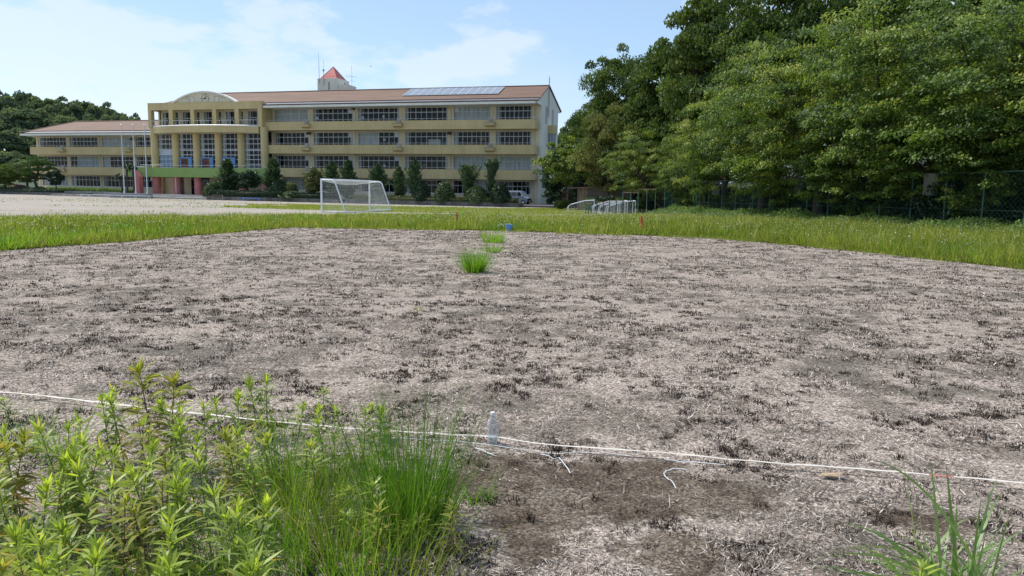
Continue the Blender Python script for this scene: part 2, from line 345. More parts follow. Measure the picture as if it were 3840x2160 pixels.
leafmat('leaf_olive', [(0.0, (0.05, 0.065, 0.022)), (0.6, (0.10, 0.12, 0.035)), (1.0, (0.17, 0.18, 0.05))], 0.2)
leafmat('leaf_pine', [(0.0, (0.035, 0.070, 0.024)), (0.6, (0.065, 0.12, 0.035)), (1.0, (0.11, 0.17, 0.05))], 0.2)
leafmat('leaf_kudzu', [(0.0, (0.08, 0.15, 0.045)), (0.6, (0.16, 0.25, 0.07)), (1.0, (0.28, 0.36, 0.12))], 0.35, rough=0.6, spec=0.2)
leafmat('leaf_weed', [(0.0, (0.075, 0.105, 0.03)), (0.4, (0.165, 0.23, 0.042)), (0.75, (0.34, 0.42, 0.06)), (0.93, (0.50, 0.55, 0.085)), (1.0, (0.44, 0.29, 0.06))], 0.42, rough=0.45, spec=0.4, tcol=1.55)
leafmat('leaf_weed_old', [(0.0, (0.14, 0.13, 0.04)), (0.5, (0.25, 0.255, 0.055)), (0.9, (0.40, 0.42, 0.08)), (1.0, (0.40, 0.28, 0.09))], 0.4, rough=0.6, spec=0.2, tcol=1.4)
leafmat('blade_green', [(0.0, (0.075, 0.17, 0.016)), (0.6, (0.15, 0.28, 0.026)), (1.0, (0.27, 0.38, 0.05))], 0.45, rough=0.5, spec=0.3, tcol=1.6)
leafmat('blade_meadow', [(0.0, (0.07, 0.105, 0.018)), (0.4, (0.185, 0.235, 0.040)), (0.8, (0.31, 0.33, 0.07)), (1.0, (0.50, 0.43, 0.20))], 0.42, rough=0.65, spec=0.15, tcol=1.4)
leafmat('blade_tuft', [(0.0, (0.05, 0.12, 0.014)), (0.6, (0.10, 0.20, 0.024)), (1.0, (0.19, 0.29, 0.04))], 0.40, rough=0.5, spec=0.3, tcol=1.5)
leafmat('blade_silver', [(0.0, (0.09, 0.17, 0.045)), (0.6, (0.18, 0.28, 0.085)), (1.0, (0.36, 0.38, 0.19))], 0.38, rough=0.4, spec=0.4, tcol=1.5)
leafmat('stubble', [(0.0, (0.032, 0.023, 0.020)), (0.5, (0.075, 0.055, 0.047)), (0.8, (0.17, 0.13, 0.11)), (1.0, (0.42, 0.35, 0.30))], 0.05, rough=0.95, spec=0.05, tcol=0.6)
leafmat('straw', [(0.0, (0.045, 0.032, 0.025)), (0.3, (0.15, 0.115, 0.095)), (0.55, (0.42, 0.34, 0.29)), (0.8, (0.62, 0.54, 0.48)), (1.0, (0.80, 0.76, 0.73))], 0.05, rough=0.85, spec=0.15, tcol=0.7)
leafmat('flower_white', [(0.0, (0.55, 0.55, 0.42)), (1.0, (0.8, 0.8, 0.72))], 0.3, tcol=1.0)

# ------------------------------------------------------------------ object helpers
def link(name, data, parent=None, loc=None):
    o = bpy.data.objects.new(name, data); COL.objects.link(o)
    if parent is not None: o.parent = parent
    if loc is not None: o.location = loc
    return o
def tag(o, label=None, cat=None, group=None, kind=None):
    if label: o['label'] = label
    if cat: o['category'] = cat
    if group: o['group'] = group
    if kind: o['kind'] = kind
    return o
def thing(name, label, cat, loc=(0, 0, 0), rz=0.0, group=None, scale=None):
    o = link(name, None, None, loc); o.rotation_euler = (0, 0, rz); o.empty_display_size = 0.3
    if scale is not None: o.scale = scale if hasattr(scale, '__len__') else (scale,) * 3
    return tag(o, label, cat, group)
def part(name, mesh, parent, label=None):
    o = link(name, mesh, parent)
    if label: o['label'] = label
    return o
def npmesh(name, V, F, mat, tint=None, smooth=False):
    V = np.asarray(V, dtype=np.float32).reshape(-1, 3); F = np.asarray(F, dtype=np.int32)
    me = bpy.data.meshes.new(name); k = F.shape[1]
    me.vertices.add(len(V)); me.vertices.foreach_set('co', V.ravel())
    me.loops.add(F.size); me.loops.foreach_set('vertex_index', F.ravel())
    me.polygons.add(len(F)); me.polygons.foreach_set('loop_start', np.arange(0, F.size, k, dtype=np.int32))
    me.update(calc_edges=True)
    for m in (mat if isinstance(mat, (list, tuple)) else [mat]): me.materials.append(MATS[m])
    if tint is not None:
        a = me.attributes.new('tint', 'FLOAT', 'FACE'); a.data.foreach_set('value', np.asarray(tint, dtype=np.float32))
    if smooth: me.polygons.foreach_set('use_smooth', np.ones(len(F), dtype=bool))
    return me
class MB:
    """collects boxes, bars, tubes and prisms into ONE mesh"""
    def __init__(s): s.v, s.f, s.m = [], [], []
    def add(s, V, F, mi=0):
        b = len(s.v); s.v += [tuple(map(float, p)) for p in V]; s.f += [tuple(i + b for i in f) for f in F]; s.m += [mi] * len(F); return s
    def box(s, x0, x1, y0, y1, z0, z1, mi=0):
        V = [(x0, y0, z0), (x1, y0, z0), (x1, y1, z0), (x0, y1, z0), (x0, y0, z1), (x1, y0, z1), (x1, y1, z1), (x0, y1, z1)]
        return s.add(V, [(0, 3, 2, 1), (4, 5, 6, 7), (0, 1, 5, 4), (1, 2, 6, 5), (2, 3, 7, 6), (3, 0, 4, 7)], mi)
    def tube(s, pts, r, n=8, mi=0, caps=True):
        pts = [Vector(p) for p in pts]; rr = r if hasattr(r, '__len__') else [r] * len(pts)
        rings = []; prev = None
        for i, p in enumerate(pts):
            d = (pts[min(i + 1, len(pts) - 1)] - pts[max(i - 1, 0)])
            if d.length < 1e-9: d = Vector((0, 0, 1))
            d.normalize()
            up = prev if prev is not None else (Vector((0, 0, 1)) if abs(d.z) < 0.9 else Vector((1, 0, 0)))
            a = up - d * up.dot(d)
            if a.length < 1e-6: a = d.orthogonal()
            a.normalize(); b = d.cross(a); prev = a
            rings.append([p + (a * math.cos(2 * math.pi * k / n) + b * math.sin(2 * math.pi * k / n)) * rr[i] for k in range(n)])
        V = [q for g in rings for q in g]; F = []
        for i in range(len(pts) - 1):
            for k in range(n):
                F.append((i * n + k, i * n + (k + 1) % n, (i + 1) * n + (k + 1) % n, (i + 1) * n + k))
        if caps: F.append(tuple(range(n))[::-1]); F.append(tuple((len(pts) - 1) * n + k for k in range(n)))
        return s.add(V, F, mi)
    def lathe(s, prof, n=16, c=(0, 0, 0), mi=0):
        V = [(c[0] + r * math.cos(2 * math.pi * k / n), c[1] + r * math.sin(2 * math.pi * k / n), c[2] + z) for r, z in prof for k in range(n)]; F = []
        for i in range(len(prof) - 1):
            for k in range(n): F.append((i * n + k, i * n + (k + 1) % n, (i + 1) * n + (k + 1) % n, (i + 1) * n + k))
        F.append(tuple(range(n))[::-1]); F.append(tuple((len(prof) - 1) * n + k for k in range(n)))
        return s.add(V, F, mi)
    def prism(s, poly, axis, a, b, mi=0):
        """extrude a 2-D polygon along axis ('x': poly=(y,z), 'y': poly=(x,z), 'z': poly=(x,y))"""
        def P(p, t): return {'x': (t, p[0], p[1]), 'y': (p[0], t, p[1]), 'z': (p[0], p[1], t)}[axis]
        n = len(poly); V = [P(p, a) for p in poly] + [P(p, b) for p in poly]
        F = [tuple(range(n)), tuple(range(2 * n - 1, n - 1, -1))] + [(i, n + i, n + (i + 1) % n, (i + 1) % n) for i in range(n)]
        return s.add(V, F, mi)
    def mesh(s, name, mats, smooth=False, bevel=0.0):
        me = bpy.data.meshes.new(name); me.from_pydata(s.v, [], s.f)
        import bmesh
        bm = bmesh.new(); bm.from_mesh(me); bmesh.ops.recalc_face_normals(bm, faces=bm.faces)
        bm.to_mesh(me); bm.free()
        for m in (mats if isinstance(mats, (list, tuple)) else [mats]): me.materials.append(MATS[m])
        me.polygons.foreach_set('material_index', s.m)
        if smooth:
            me.polygons.foreach_set('use_smooth', [True] * len(me.polygons)); me.set_sharp_from_angle(angle=R(40))
        return me
    def build(s, name, mats, parent=None, smooth=False, bevel=0.0, loc=None):
        o = link(name, s.mesh(name, mats, smooth), parent, loc)
        if bevel:
            md = o.modifiers.new('bevel', 'BEVEL'); md.width = bevel; md.segments = 2; md.limit_method = 'ANGLE'; md.angle_limit = R(35)
        return o

def nrm(a): return a / np.maximum(np.linalg.norm(a, axis=-1, keepdims=True), 1e-9)
def leaves(C, axis, normal, L, Wd, tint):
    """diamond leaves: centre C, long axis, normal, length and width arrays -> V, F, tint"""
    n = len(C); ax = nrm(axis); sd_ = nrm(np.cross(normal, ax)); L = np.broadcast_to(L, n)[:, None]; Wd = np.broadcast_to(Wd, n)[:, None]
    V = np.stack([C - ax * L * .5, C + sd_ * Wd * .5 - ax * L * .06, C + ax * L * .5, C - sd_ * Wd * .5 - ax * L * .06], 1).reshape(-1, 3)
    return V, np.arange(4 * n).reshape(n, 4), tint
def strips(P, D, L, Wd, bend, tint, nseg=3, prof=None, side=None, grav=(0, 0, -1)):
    """grass blades and long leaves as bent tapering strips; returns V, F (quads), tint per face"""
    n = len(P); D = nrm(D); L = np.broadcast_to(L, n); Wd = np.broadcast_to(Wd, n); bend = np.broadcast_to(bend, n)
    g = np.asarray(grav, float); 
    if prof is None: prof = np.linspace(1, 0.08, nseg + 1)
    if side is None:
        side = np.cross(D, np.array([0, 0, 1.0])) + RNG.normal(0, .25, (n, 3)); 
    side = nrm(side)
    ts = np.linspace(0, 1, nseg + 1); rows = []
    for t, w in zip(ts, prof):
        c = P + L[:, None] * (t * D + (bend * t * t)[:, None] * g)
        rows.append(c - side * (Wd * w * .5)[:, None]); rows.append(c + side * (Wd * w * .5)[:, None])
    V = np.stack(rows, 1).reshape(-1, 3); k = 2 * (nseg + 1)
    base = (np.arange(n) * k)[:, None]
    F = np.concatenate([base + np.array([[2 * i, 2 * i + 1, 2 * i + 3, 2 * i + 2]]) for i in range(nseg)], 1).reshape(-1, 4)
    return V, F, np.repeat(tint, nseg)
def cat(*parts_):
    V, F, T = [], [], []; b = 0
    for v, f, t in parts_:
        V.append(v); F.append(f + b); T.append(t); b += len(v)
    return np.concatenate(V), np.concatenate(F), np.concatenate(T)
def rdir(n):
    return nrm(RNG.normal(size=(n, 3)))
def inpoly(x, y, poly):
    ins = np.zeros(len(x), bool); n = len(poly)
    for i in range(n):
        x0, y0 = poly[i][0], poly[i][1]; x1, y1 = poly[(i + 1) % n][0], poly[(i + 1) % n][1]
        c = ((y0 > y) != (y1 > y)) & (x < (x1 - x0) * (y - y0) / (y1 - y0 + 1e-12) + x0); ins ^= c
    return ins
def vnoise(x, y, s, seed=0):
    """cheap smooth value noise for scattering"""
    r = np.random.default_rng(seed); T = r.random((256, 256)); X, Y = x / s + 1000, y / s + 1000
    i, j = np.floor(X).astype(int), np.floor(Y).astype(int); fx, fy = X - i, Y - j; fx = fx * fx * (3 - 2 * fx); fy = fy * fy * (3 - 2 * fy)
    a, b, c, d = T[i % 256, j % 256], T[(i + 1) % 256, j % 256], T[i % 256, (j + 1) % 256], T[(i + 1) % 256, (j + 1) % 256]
    return (a * (1 - fx) + b * fx) * (1 - fy) + (c * (1 - fx) + d * fx) * fy

# ------------------------------------------------------------------ the ground
xs = np.concatenate([np.linspace(-900, -160, 12), np.linspace(-150, 150, 61), np.linspace(160, 900, 12)])
ys = np.concatenate([np.linspace(-300, -10, 8), np.linspace(0, 160, 81), np.linspace(180, 1500, 14)])
def base_h(x, y):
    h = gzv(y) - 0.02
    # wooded hills: behind the left wing, and to the right behind the fence
    d1 = np.sqrt(((x + 150) / 95) ** 2 + ((y - 235) / 75) ** 2); h = h + 11 * np.exp(-d1 ** 2 * 1.6)
    fx = 24.5 - (y - 30) * 0.215
    s = np.clip((x - fx - 3.0) / 26.0, 0, 1); h = h + 6.0 * s * s * (3 - 2 * s) * np.clip((y - 0) / 20, 0, 1) * np.clip((150 - y) / 60, 0, 1)
    return h
gx, gy = np.meshgrid(xs, ys); gv = np.stack([gx, gy, base_h(gx, gy) - 1.2 * ((gx > 24.0 - (gy - 30) * 0.2115) & (gy < 170)) - 1.5 * ((gy > 158) & (gx < -45))], -1).reshape(-1, 3)
nx, ny = len(xs), len(ys); ii = (np.arange(ny - 1)[:, None] * nx + np.arange(nx - 1)[None]).ravel()
gF = np.stack([ii, ii + 1, ii + nx + 1, ii + nx], 1)
ground = link('ground', npmesh('ground', gv, gF, 'playground')); tag(ground, 'pale sandy school playground with thin patches of grass', None, kind='structure')

def sheet(name, poly, dz, mat, label, step=2.0):
    """a ground sheet that follows the slope, dz above it"""
    P = np.array([(p[0], p[1]) for p in poly]); x0, y0 = P.min(0); x1, y1 = P.max(0)
    import bmesh
    bm = bmesh.new(); bm.faces.new([bm.verts.new((p[0], p[1], 0)) for p in P])
    for yy in (30.0, 90.0):
        if y0 < yy < y1: bmesh.ops.bisect_plane(bm, geom=bm.verts[:] + bm.edges[:] + bm.faces[:], plane_co=(0, yy, 0), plane_no=(0, 1, 0))
    bmesh.ops.triangulate(bm, faces=bm.faces[:])
    for v in bm.verts: v.co.z = gz(v.co.x, v.co.y) + dz
    me = bpy.data.meshes.new(name); bm.to_mesh(me); bm.free(); me.materials.append(MATS[mat])
    for p in me.polygons:
        if p.normal.z < 0: p.flip()
    o = link(name, me); return tag(o, label, None, kind='structure')

for (px, py, rx, ry) in ((1900, 1800, .42, .42), (2020, 1930, .35, .30), (2330, 1800, .5, .34), (2560, 1850, .5, .3), (2540, 2080, .24, .22), (2000, 2060, .16, .2), (3480, 1960, .25, .16), (2300, 1900, .4, .2)):
    q = G(px, py); SPOTS.append((q.x, q.y, rx, ry))
dead_field_mat()
far_edge = [G(-420, 985), G(0, 942), G(540, 900), G(1100, 852), G(1890, 866), G(2665, 892), G(3250, 945), G(3840, 1012), G(4300, 1060)]
dead_poly = [(-16, -2)] + [(p.x, p.y) for p in far_edge] + [(16, -2)]
sheet('dead_grass_field', dead_poly, 0.006, 'dead_field', 'brown field of dead sprayed grass in the foreground')
mead_back = [G(4300, 960), G(3840, 905), G(3678, 885), G(3293, 855), G(3000, 838), G(2753, 822), G(2560, 812), G(2420, 812), G(2330, 812), G(2200, 815), G(1950, 812), G(1700, 806), G(1480, 806), G(1300, 812), G(800, 819), G(300, 822), G(-420, 826)]
mead_poly = [(p.x, p.y) for p in far_edge] + [(p.x, p.y) for p in mead_back]
sheet('meadow_ground', mead_poly, 0.004, 'grass_soil', 'green meadow soil under the tall grass')
lawn_poly = [(p.x, p.y) for p in (G(1180, 768), G(1480, 775), G(1900, 783), G(2080, 781), G(2190, 784), G(2245, 803), G(2050, 806), G(1900, 806), G(1700, 801), G(1480, 796), G(1200, 783))]

# ------------------------------------------------------------------ the school building (local axes: x along the front, y away from the camera)
BA = R(16.17); B0 = Vector((2.83, 105.4, 0.0))
def BL(x, y, z=0.0):
    return Vector((B0.x + x * math.cos(BA) + y * math.sin(BA), B0.y - x * math.sin(BA) + y * math.cos(BA), z))
PADZ = -0.2
school = thing('school_building', 'long cream and ochre school building with clock gable and red tiled roof', 'school', B0, -BA)

# driveway pad in front of the building, raised above the playground
MB().box(-112, 12.0, -9.5, 20, -0.6, PADZ).build('driveway', 'asphalt', None).matrix_world = Matrix.Translation(B0) @ Matrix.Rotation(-BA, 4, 'Z')
tag(bpy.data.objects['driveway'], 'grey asphalt driveway along the front of the school', None, kind='structure')

def window(x0, x1, z0, z1, y, parent, cols=8, tz=None, curtains='ends', panel=None, blue=False, rows=None):
    """window > pane, curtain; frame of aluminium with a transom"""
    w = x1 - x0; fb = MB(); t = 0.05; d0, d1 = y, y + 0.09
    fb.box(x0, x1, d0, d1, z1 - t, z1); fb.box(x0, x1, d0 - .02, d1 - .002, z0, z0 + t + .02)
    fb.box(x0, x0 + t, d0 + .002, d1 - .004, z0 + t, z1 - t); fb.box(x1 - t, x1, d0 + .002, d1 - .004, z0 + t, z1 - t)
    zs = rows if rows is not None else [z1 - 0.72 if tz is None else tz]
    for zz in zs: fb.box(x0 + t, x1 - t, d0 - .012, d1 - .006, zz - .04, zz + .04)
    for k in range(1, cols):
        xx = x0 + w * k / cols; big = (k % 2 == 0) or rows is not None; h = .034 if big and rows is None else .02
        fb.box(xx - h, xx + h, d0 + (.004 if not big else -.006), d1 - .008, z0 + t, z1 - t)
    f = fb.build('window', 'alu', parent)
    MB().add([(x0 + t * .6, y + .04, z0 + t * .6), (x1 - t * .6, y + .04, z0 + t * .6), (x1 - t * .6, y + .04, z1 - t * .6), (x0 + t * .6, y + .04, z1 - t * .6)], [(0, 1, 2, 3)]).build('pane', 'glass', f)
    def curt(a, b, za=z0 + .04, zb=z1 - .04, mat='curtain'):
        nn = max(4, int((b - a) / .09)); pts = [(a + (b - a) * i / nn, y + .22 + .035 * math.sin(i * 1.9) * (1 + .5 * math.sin(i * .37))) for i in range(nn + 1)]
        V = [(p[0], p[1], za) for p in pts] + [(p[0], p[1], zb) for p in pts]; m = len(pts)
        F = [(i, i + 1, m + i + 1, m + i) for i in range(nn)]
        MB().add(V, F).build('curtain', mat, f, smooth=True)
    if curtains == 'full': curt(x0 + .06, x1 - .06)
    elif curtains == 'ends':
        e = w * random.uniform(.045, .085); curt(x0 + .05, x0 + .05 + e); curt(x1 - .05 - e * random.uniform(.5, 1.2), x1 - .05)
    elif isinstance(curtains, (list, tuple)):
        for a, b in curtains: curt(x0 + w * a + .05, x0 + w * b - .02)
    if blue: curt(x0 + w * .2, x1 - w * .1, z0 + .05, z1 - .78, 'curtain_blue')
    if panel is not None:
        a, b = panel; MB().box(x0 + w * a, x0 + w * b, y + .05, y + .07, (z1 - .68), z1 - .05).build('blind_panel', 'board', f)
    return f

WY = 2.0
RW = [(-43.55, -37.45), (-36.6, -29.65), (-28.8, -21.8), (-20.85, -13.9), (-13.0, -7.25), (-6.4, -0.95)]
HEADS = [3.03, 6.64, 10.23, 13.85]
TOPS = [None, 4.6, 8.15, 11.7]; BOTS = [None, 3.22, 6.85, 10.42]
XR = 0.45
def wall_grid(mb, spans, xa, xb, heads, y0, y1, zb, ztop, sills):
    """front wall with window openings"""
    edges = [xa] + [v for s in spans for v in s] + [xb]
    for i in range(0, len(edges), 2): mb.box(edges[i], edges[i + 1], y0, y1, zb, ztop)
    for (a, b) in spans:
        lo = zb
        for h, s_ in zip(heads, sills): mb.box(a, b, y0, y1, lo, s_); lo = h
        mb.box(a, b, y0, y1, lo, ztop)
SILLS = [1.1, 4.62, 8.2, 11.78]
m = MB(); wall_grid(m, RW, -44.2, XR - .02, HEADS, WY, WY + .3, -.3, 14.1, SILLS); m.build('wall', 'cream', school)
MB().box(-44.2, XR - .3, WY + 2.6, WY + 2.7, -.3, 14).build('dark_backing', 'room_shade', school)  # dark slab added behind the windows to show unlit rooms
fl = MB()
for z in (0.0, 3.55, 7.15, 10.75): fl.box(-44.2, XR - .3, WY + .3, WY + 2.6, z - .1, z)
fl.build('floor_slab', 'room_shade', school)
# gable end wall with the roof profile
EY0, EY1, EZ, RY, RZ = -0.6, 14.2, 14.2, 5.9, 17.02
K = (RZ - EZ) / (RY - EY0); K2 = (RZ - EZ) / (EY1 - RY)
m = MB(); m.prism([(WY - .01, -.3), (12.6, -.3), (12.6, 13.9), (EY1, 14.0), (EY1, EZ + .02), (RY, RZ - .02), (EY0, EZ - .02), (EY0, 13.86), (WY - .01, 13.7)], 'x', XR - .3, XR)
m.build('gable_wall', 'grey_wall', school)
MB().box(-65, XR - .3, 12.3, 12.6, -.3, 14.1).build('back_wall', 'cream', school)
gb = MB()
gb.lathe([(1.0, 7.7), (1.0, 10.2)], 20, (XR + .05, 7.0, 0)); bay = gb.build('stair_bay', 'steel_dark', school, smooth=True)
for za, zb in ((10.2, 11.4), (5.9, 7.7)): MB().lathe([(1.12, za), (1.12, zb)], 20, (XR + .05, 7.0, 0)).build('bay_band', 'ochre', bay, smooth=True)
for k in range(9):
    a = R(-90 + k * 22.5); MB().box(-.025, .025, -.025, .025, 7.7, 10.2).build('mullion', 'alu', bay, loc=(XR + .05 + 1.01 * math.cos(a), 7.0 + 1.01 * math.sin(a), 0))
for y0, z0 in ((4.3, 11.5), (8.4, 11.5)): MB().box(XR + .002, XR + .03, y0, y0 + 1.2, z0, 14.0).build('tile_panel', 'gutter', school)
MB().box(XR + .003, XR + .03, 3.0, 3.6, 2.2, 6.3).build('gable_window', 'gutter', school)

# balconies of the right wing
def balcony(xa, xb, z0, z1, y0, depth, parent, boxes, mat='ochre', endl=True):
    m = MB(); m.box(xa, xb, y0, y0 + .15, z0, z1); m.box(xa, xb, y0 + .15, y0 + depth, z0 + .05, z0 + .25)
    m.box(xb - .15, xb, y0 + .15, y0 + depth, z0 + .25, z1 - .002)
    if endl: m.box(xa, xa + .15, y0 + .15, y0 + depth, z0 + .25, z1 - .002)
    m.box(xa - .02, xb + .02, y0 - .02, y0 + .17, z1, z1 + .04)
    b = m.build('balcony', mat, parent)
    rl = MB(); rl.tube([(xa + .05, y0 + .08, z1 + .30), (xb - .05, y0 + .08, z1 + .30), (xb - .08, y0 + depth - .1, z1 + .30)], .022, 6)
    k = int((xb - xa) / 2.4)
    for i in range(k + 1): xx = xa + .06 + (xb - xa - .12) * i / k; rl.box(xx - .012, xx + .012, y0 + .068, y0 + .092, z1 + .04, z1 + .29)
    rl.build('handrail', 'steel', b)
    for xc in boxes:
        bx = MB(); bx.prism([(y0 - .02, z1 - .98), (y0 - .55, z1 - .80), (y0 - .62, z1 - .42), (y0 - .02, z1 - .42)], 'x', xc - .7, xc + .7)
        o = bx.build('planter_box', mat, b)
        MB().box(xc - .76, xc + .76, y0 - .68, y0 - .022, z1 - .418, z1 - .37).build('box_lid', 'concrete', o)
        MB().box(xc - .22, xc + .30, y0 - .16, y0 - .03, z1 - .36, z1 + .22).build('escape_hatch', 'concrete', o)
    return b
for k in (1, 2, 3): balcony(-44.0, 0.0, BOTS[k], TOPS[k], 0, WY, school, (-36.55, -21.0, -6.6))

full = {(3, 0), (3, 4), (1, 4), (1, 5)}
panels = {(2, 0): (.88, .985), (2, 1): (.88, .985), (2, 2): (.88, .985), (1, 0): (.88, .985), (1, 1): (.88, .985), (1, 2): (.88, .985), (3, 1): (.88, .985), (3, 4): (.02, .13), (1, 4): (.89, .985), (1, 5): (.02, .12)}
for r_ in range(4):
    for c_, (a, b) in enumerate(RW):
        cu = 'full' if (r_, c_) in full else 'ends'
        if (r_, c_) == (2, 2): cu = [(0.0, .5), (.94, 1)]
        if (r_, c_) == (0, 0): cu = [(0, .98)]
        if (r_, c_) == (0, 4): cu = [(.55, .99)]
        if (r_, c_) == (0, 3): cu = [(0, .12)]
        window(a + .01, b - .01, SILLS[r_], HEADS[r_], WY + .06, school, 8, None, cu, panels.get((r_, c_)))
# ceiling lights, posters and notice papers seen inside
MB().box(-9.3, -8.3, WY + 1.2, WY + 1.25, 9.0, 9.45).build('noticeboard', 'dry_leaf', school)
MB().box(-17.4, -15.4, WY + .8, WY + .85, 8.2, 9.2).build('noticeboard', 'curtain', school)
for x, z in ((-24.7, 12.4), (-28.2, 12.3), (-24.6, 8.9), (-24.6, 4.95), (-36.2, 12.3)): MB().box(x, x + .4, WY + .15, WY + .16, z, z + .35).build('paper_notice', 'board', school)

# eaves, gutter and roof of the right wing and centre
XL = -65.2
MB().box(-43.9, XR + .06, EY0, WY, 13.86, 14.2).build('eave', 'fascia', school)
m = MB(); m.box(-43.9, XR + .05, EY0 - .03, EY0 + .15, 14.205, 14.38)
m.prism([(EY0 + 1.0, 14.70), (EY0 + 1.18, 14.74), (EY0 + 1.18, 14.84), (EY0 + 1.0, 14.80)], 'x', -43.9, XR + .05); m.build('roof_trim', 'brown_trim', school)
m = MB(); m.prism([(EY0 + .15, 14.21), (EY0 + 1.0, 14.58), (EY0 + 1.0, 14.68), (EY0 + .15, 14.31)], 'x', -43.9, XR + .02); m.build('gutter', 'gutter', school)
m = MB(); t = .10
m.prism([(EY0 + 1.1, EZ + K * 1.1), (RY, RZ), (RY, RZ + t), (EY0 + 1.1, EZ + K * 1.1 + t)], 'x', -60.5, XR + .10)
m.prism([(RY, RZ), (EY1 + .15, EZ - K2 * .15), (EY1 + .15, EZ - K2 * .15 + t), (RY, RZ + t)], 'x', -60.5, XR + .10)
# left hip end
V = [(-60.5, EY0 + 1.1, EZ + K * 1.1 + t), (-60.5, RY, RZ + t), (-60.5, EY1 + .15, EZ + .1), (XL + .3, EY0 + 1.1, 14.78), (XL + .3, EY1, 14.7)]
m.add(V, [(0, 1, 3), (1, 4, 3), (1, 2, 4)])
m.build('roof', 'roof', school)
m = MB(); m.tube([(-60.4, RY, RZ + .13), (XR + .1, RY, RZ + .13)], .11, 6); m.prism([(EY0 - .04, EZ - .0), (RY, RZ + .04), (RY, RZ + .2), (EY0 - .04, EZ + .16)], 'x', XR + .102, XR + .17)
m.prism([(EY1 + .17, EZ - .05), (EY1 + .17, EZ + .10), (RY, RZ + .2), (RY, RZ + .04)], 'x', XR + .102, XR + .17); m.build('ridge_trim', 'brown_trim', school)
# solar panels: own modules on the front slope
sx0, sx1, sy0, sy1 = -21.4, -6.2, 2.25, 5.5
nX, nY = 12, 4
ang = math.atan(K); mw, mh = (sx1 - sx0) / nX, (sy1 - sy0) / nY / math.cos(ang)
pm = MB().box(.03, mw - .03, .03, mh - .03, 0, .04).mesh('solar_panel', 'solar'); 
fm = MB()
for a_, b_, c_, d_ in ((0, mw, 0, .028), (0, mw, mh - .028, mh), (0, .028, .03, mh - .03), (mw - .028, mw, .03, mh - .03)): fm.box(a_, b_, c_, d_, -.005, .047)
fm = fm.mesh('panel_frame', 'alu')
for i in range(nX):
    for j in range(nY):
        p = part('solar_panel', pm, school); p.location = (sx0 + i * mw, sy0 + j * (sy1 - sy0) / nY, EZ + K * (sy0 + j * (sy1 - sy0) / nY - EY0) + .2); p.rotation_euler = (ang, 0, 0)
        part('panel_frame', fm, p)
# downpipes and black speaker boxes on the front
for x in (-43.75, -28.95 - .25, -13.45, -.5):
    MB().tube([(x, WY - .08, -.2), (x, WY - .08, 13.3), (x - .35, WY - .9, 13.84)], .06, 6).build('downpipe', 'cream', school, smooth=True)
for x, z in ((-37.2, 10.05), (-13.5, 9.95), (-29.4, 13.75)):
    m = MB(); m.box(x - .35, x + .25, WY - .55, WY - .25, z - .18, z + .18); m.tube([(x, WY - .3, z), (x + .2, WY, z + .2)], .04, 6); m.build('loudspeaker', 'black', school)

# rooftop stair tower with pyramid roof and aerials
TY = 7.4
MB().box(-38.95, -35.3, TY, TY + 3.9, 14.5, 19.35).build('stair_tower', 'grey_wall', school)
tw = bpy.data.objects['stair_tower']
MB().box(-35.297, -33.5, TY + .15, TY + 3.0, 14.5, 18.3).build('tower_annex', 'grey_wall', tw)
MB().box(-36.95, -36.72, TY - .03, TY + .01, 16.6, 18.75).build('tower_slit', 'steel_dark', tw)
MB().box(-35.296, -35.26, TY + 2.1, TY + 2.7, 18.4, 18.85).build('tower_vent', 'steel_dark', tw)
m = MB(); m.add([(-38.6, TY + .3, 19.352), (-35.6, TY + .3, 19.352), (-35.6, TY + 3.6, 19.352), (-38.6, TY + 3.6, 19.352), (-37.1, TY + 1.95, 21.5)], [(0, 1, 4), (1, 2, 4), (2, 3, 4), (3, 0, 4), (3, 2, 1, 0)])
for a, b in (((-38.6, TY + .3, 19.36), (-37.1, TY + 1.95, 21.5)), ((-35.6, TY + .3, 19.36), (-37.1, TY + 1.95, 21.5)), ((-35.6, TY + 3.6, 19.36), (-37.1, TY + 1.95, 21.5))): m.tube([a, b], .05, 5)
m.build('tower_roof', 'roof_pink', tw)
MB().tube([(-38.55, TY - .08, 18.6), (-38.58, TY - .08, 21.5), (-38.62, TY - .08, 23.7)], [.04, .035, .012], 6).build('lightning_rod', 'steel_dark', tw)
m = MB(); m.tube([(-37.7, TY - .15, 18.2), (-37.7, TY - .15, 20.7)], .04, 6); m.tube([(-37.7, TY - .15, 20.7), (-37.68, TY - .15, 22.3)], .018, 5); m.box(-37.8, -37.6, TY - .25, TY - .05, 20.45, 20.75); m.build('aerial', 'steel_dark', tw)
m = MB(); ax, ay = -33.75, TY + 2.0; m.tube([(ax, ay, 18.2), (ax, ay, 21.6)], .022, 5); m.tube([(ax - .95, ay - .3, 19.95), (ax + .8, ay + .25, 19.75)], .02, 5)
for i in range(7): f_ = -.9 + i * .27; m.tube([(ax + f_ * .9 - .1, ay + .35, 19.85 - f_ * .1), (ax + f_ * .9 + .1, ay - .35, 19.85 - f_ * .1)], .009, 4)
m.tube([(ax - .3, ay, 19.2), (ax + .55, ay, 19.0)], .02, 5); m.build('tv_aerial', 'steel_dark', tw)
m = MB(); m.tube([(XR + .12, 5.6, 12.6), (XR + .12, 5.6, 18.4)], .035, 6); m.tube([(XR + .12, 6.0, 12.6), (XR + .12, 6.0, 18.3)], .03, 6); m.build('lightning_rod', 'steel_dark', school)

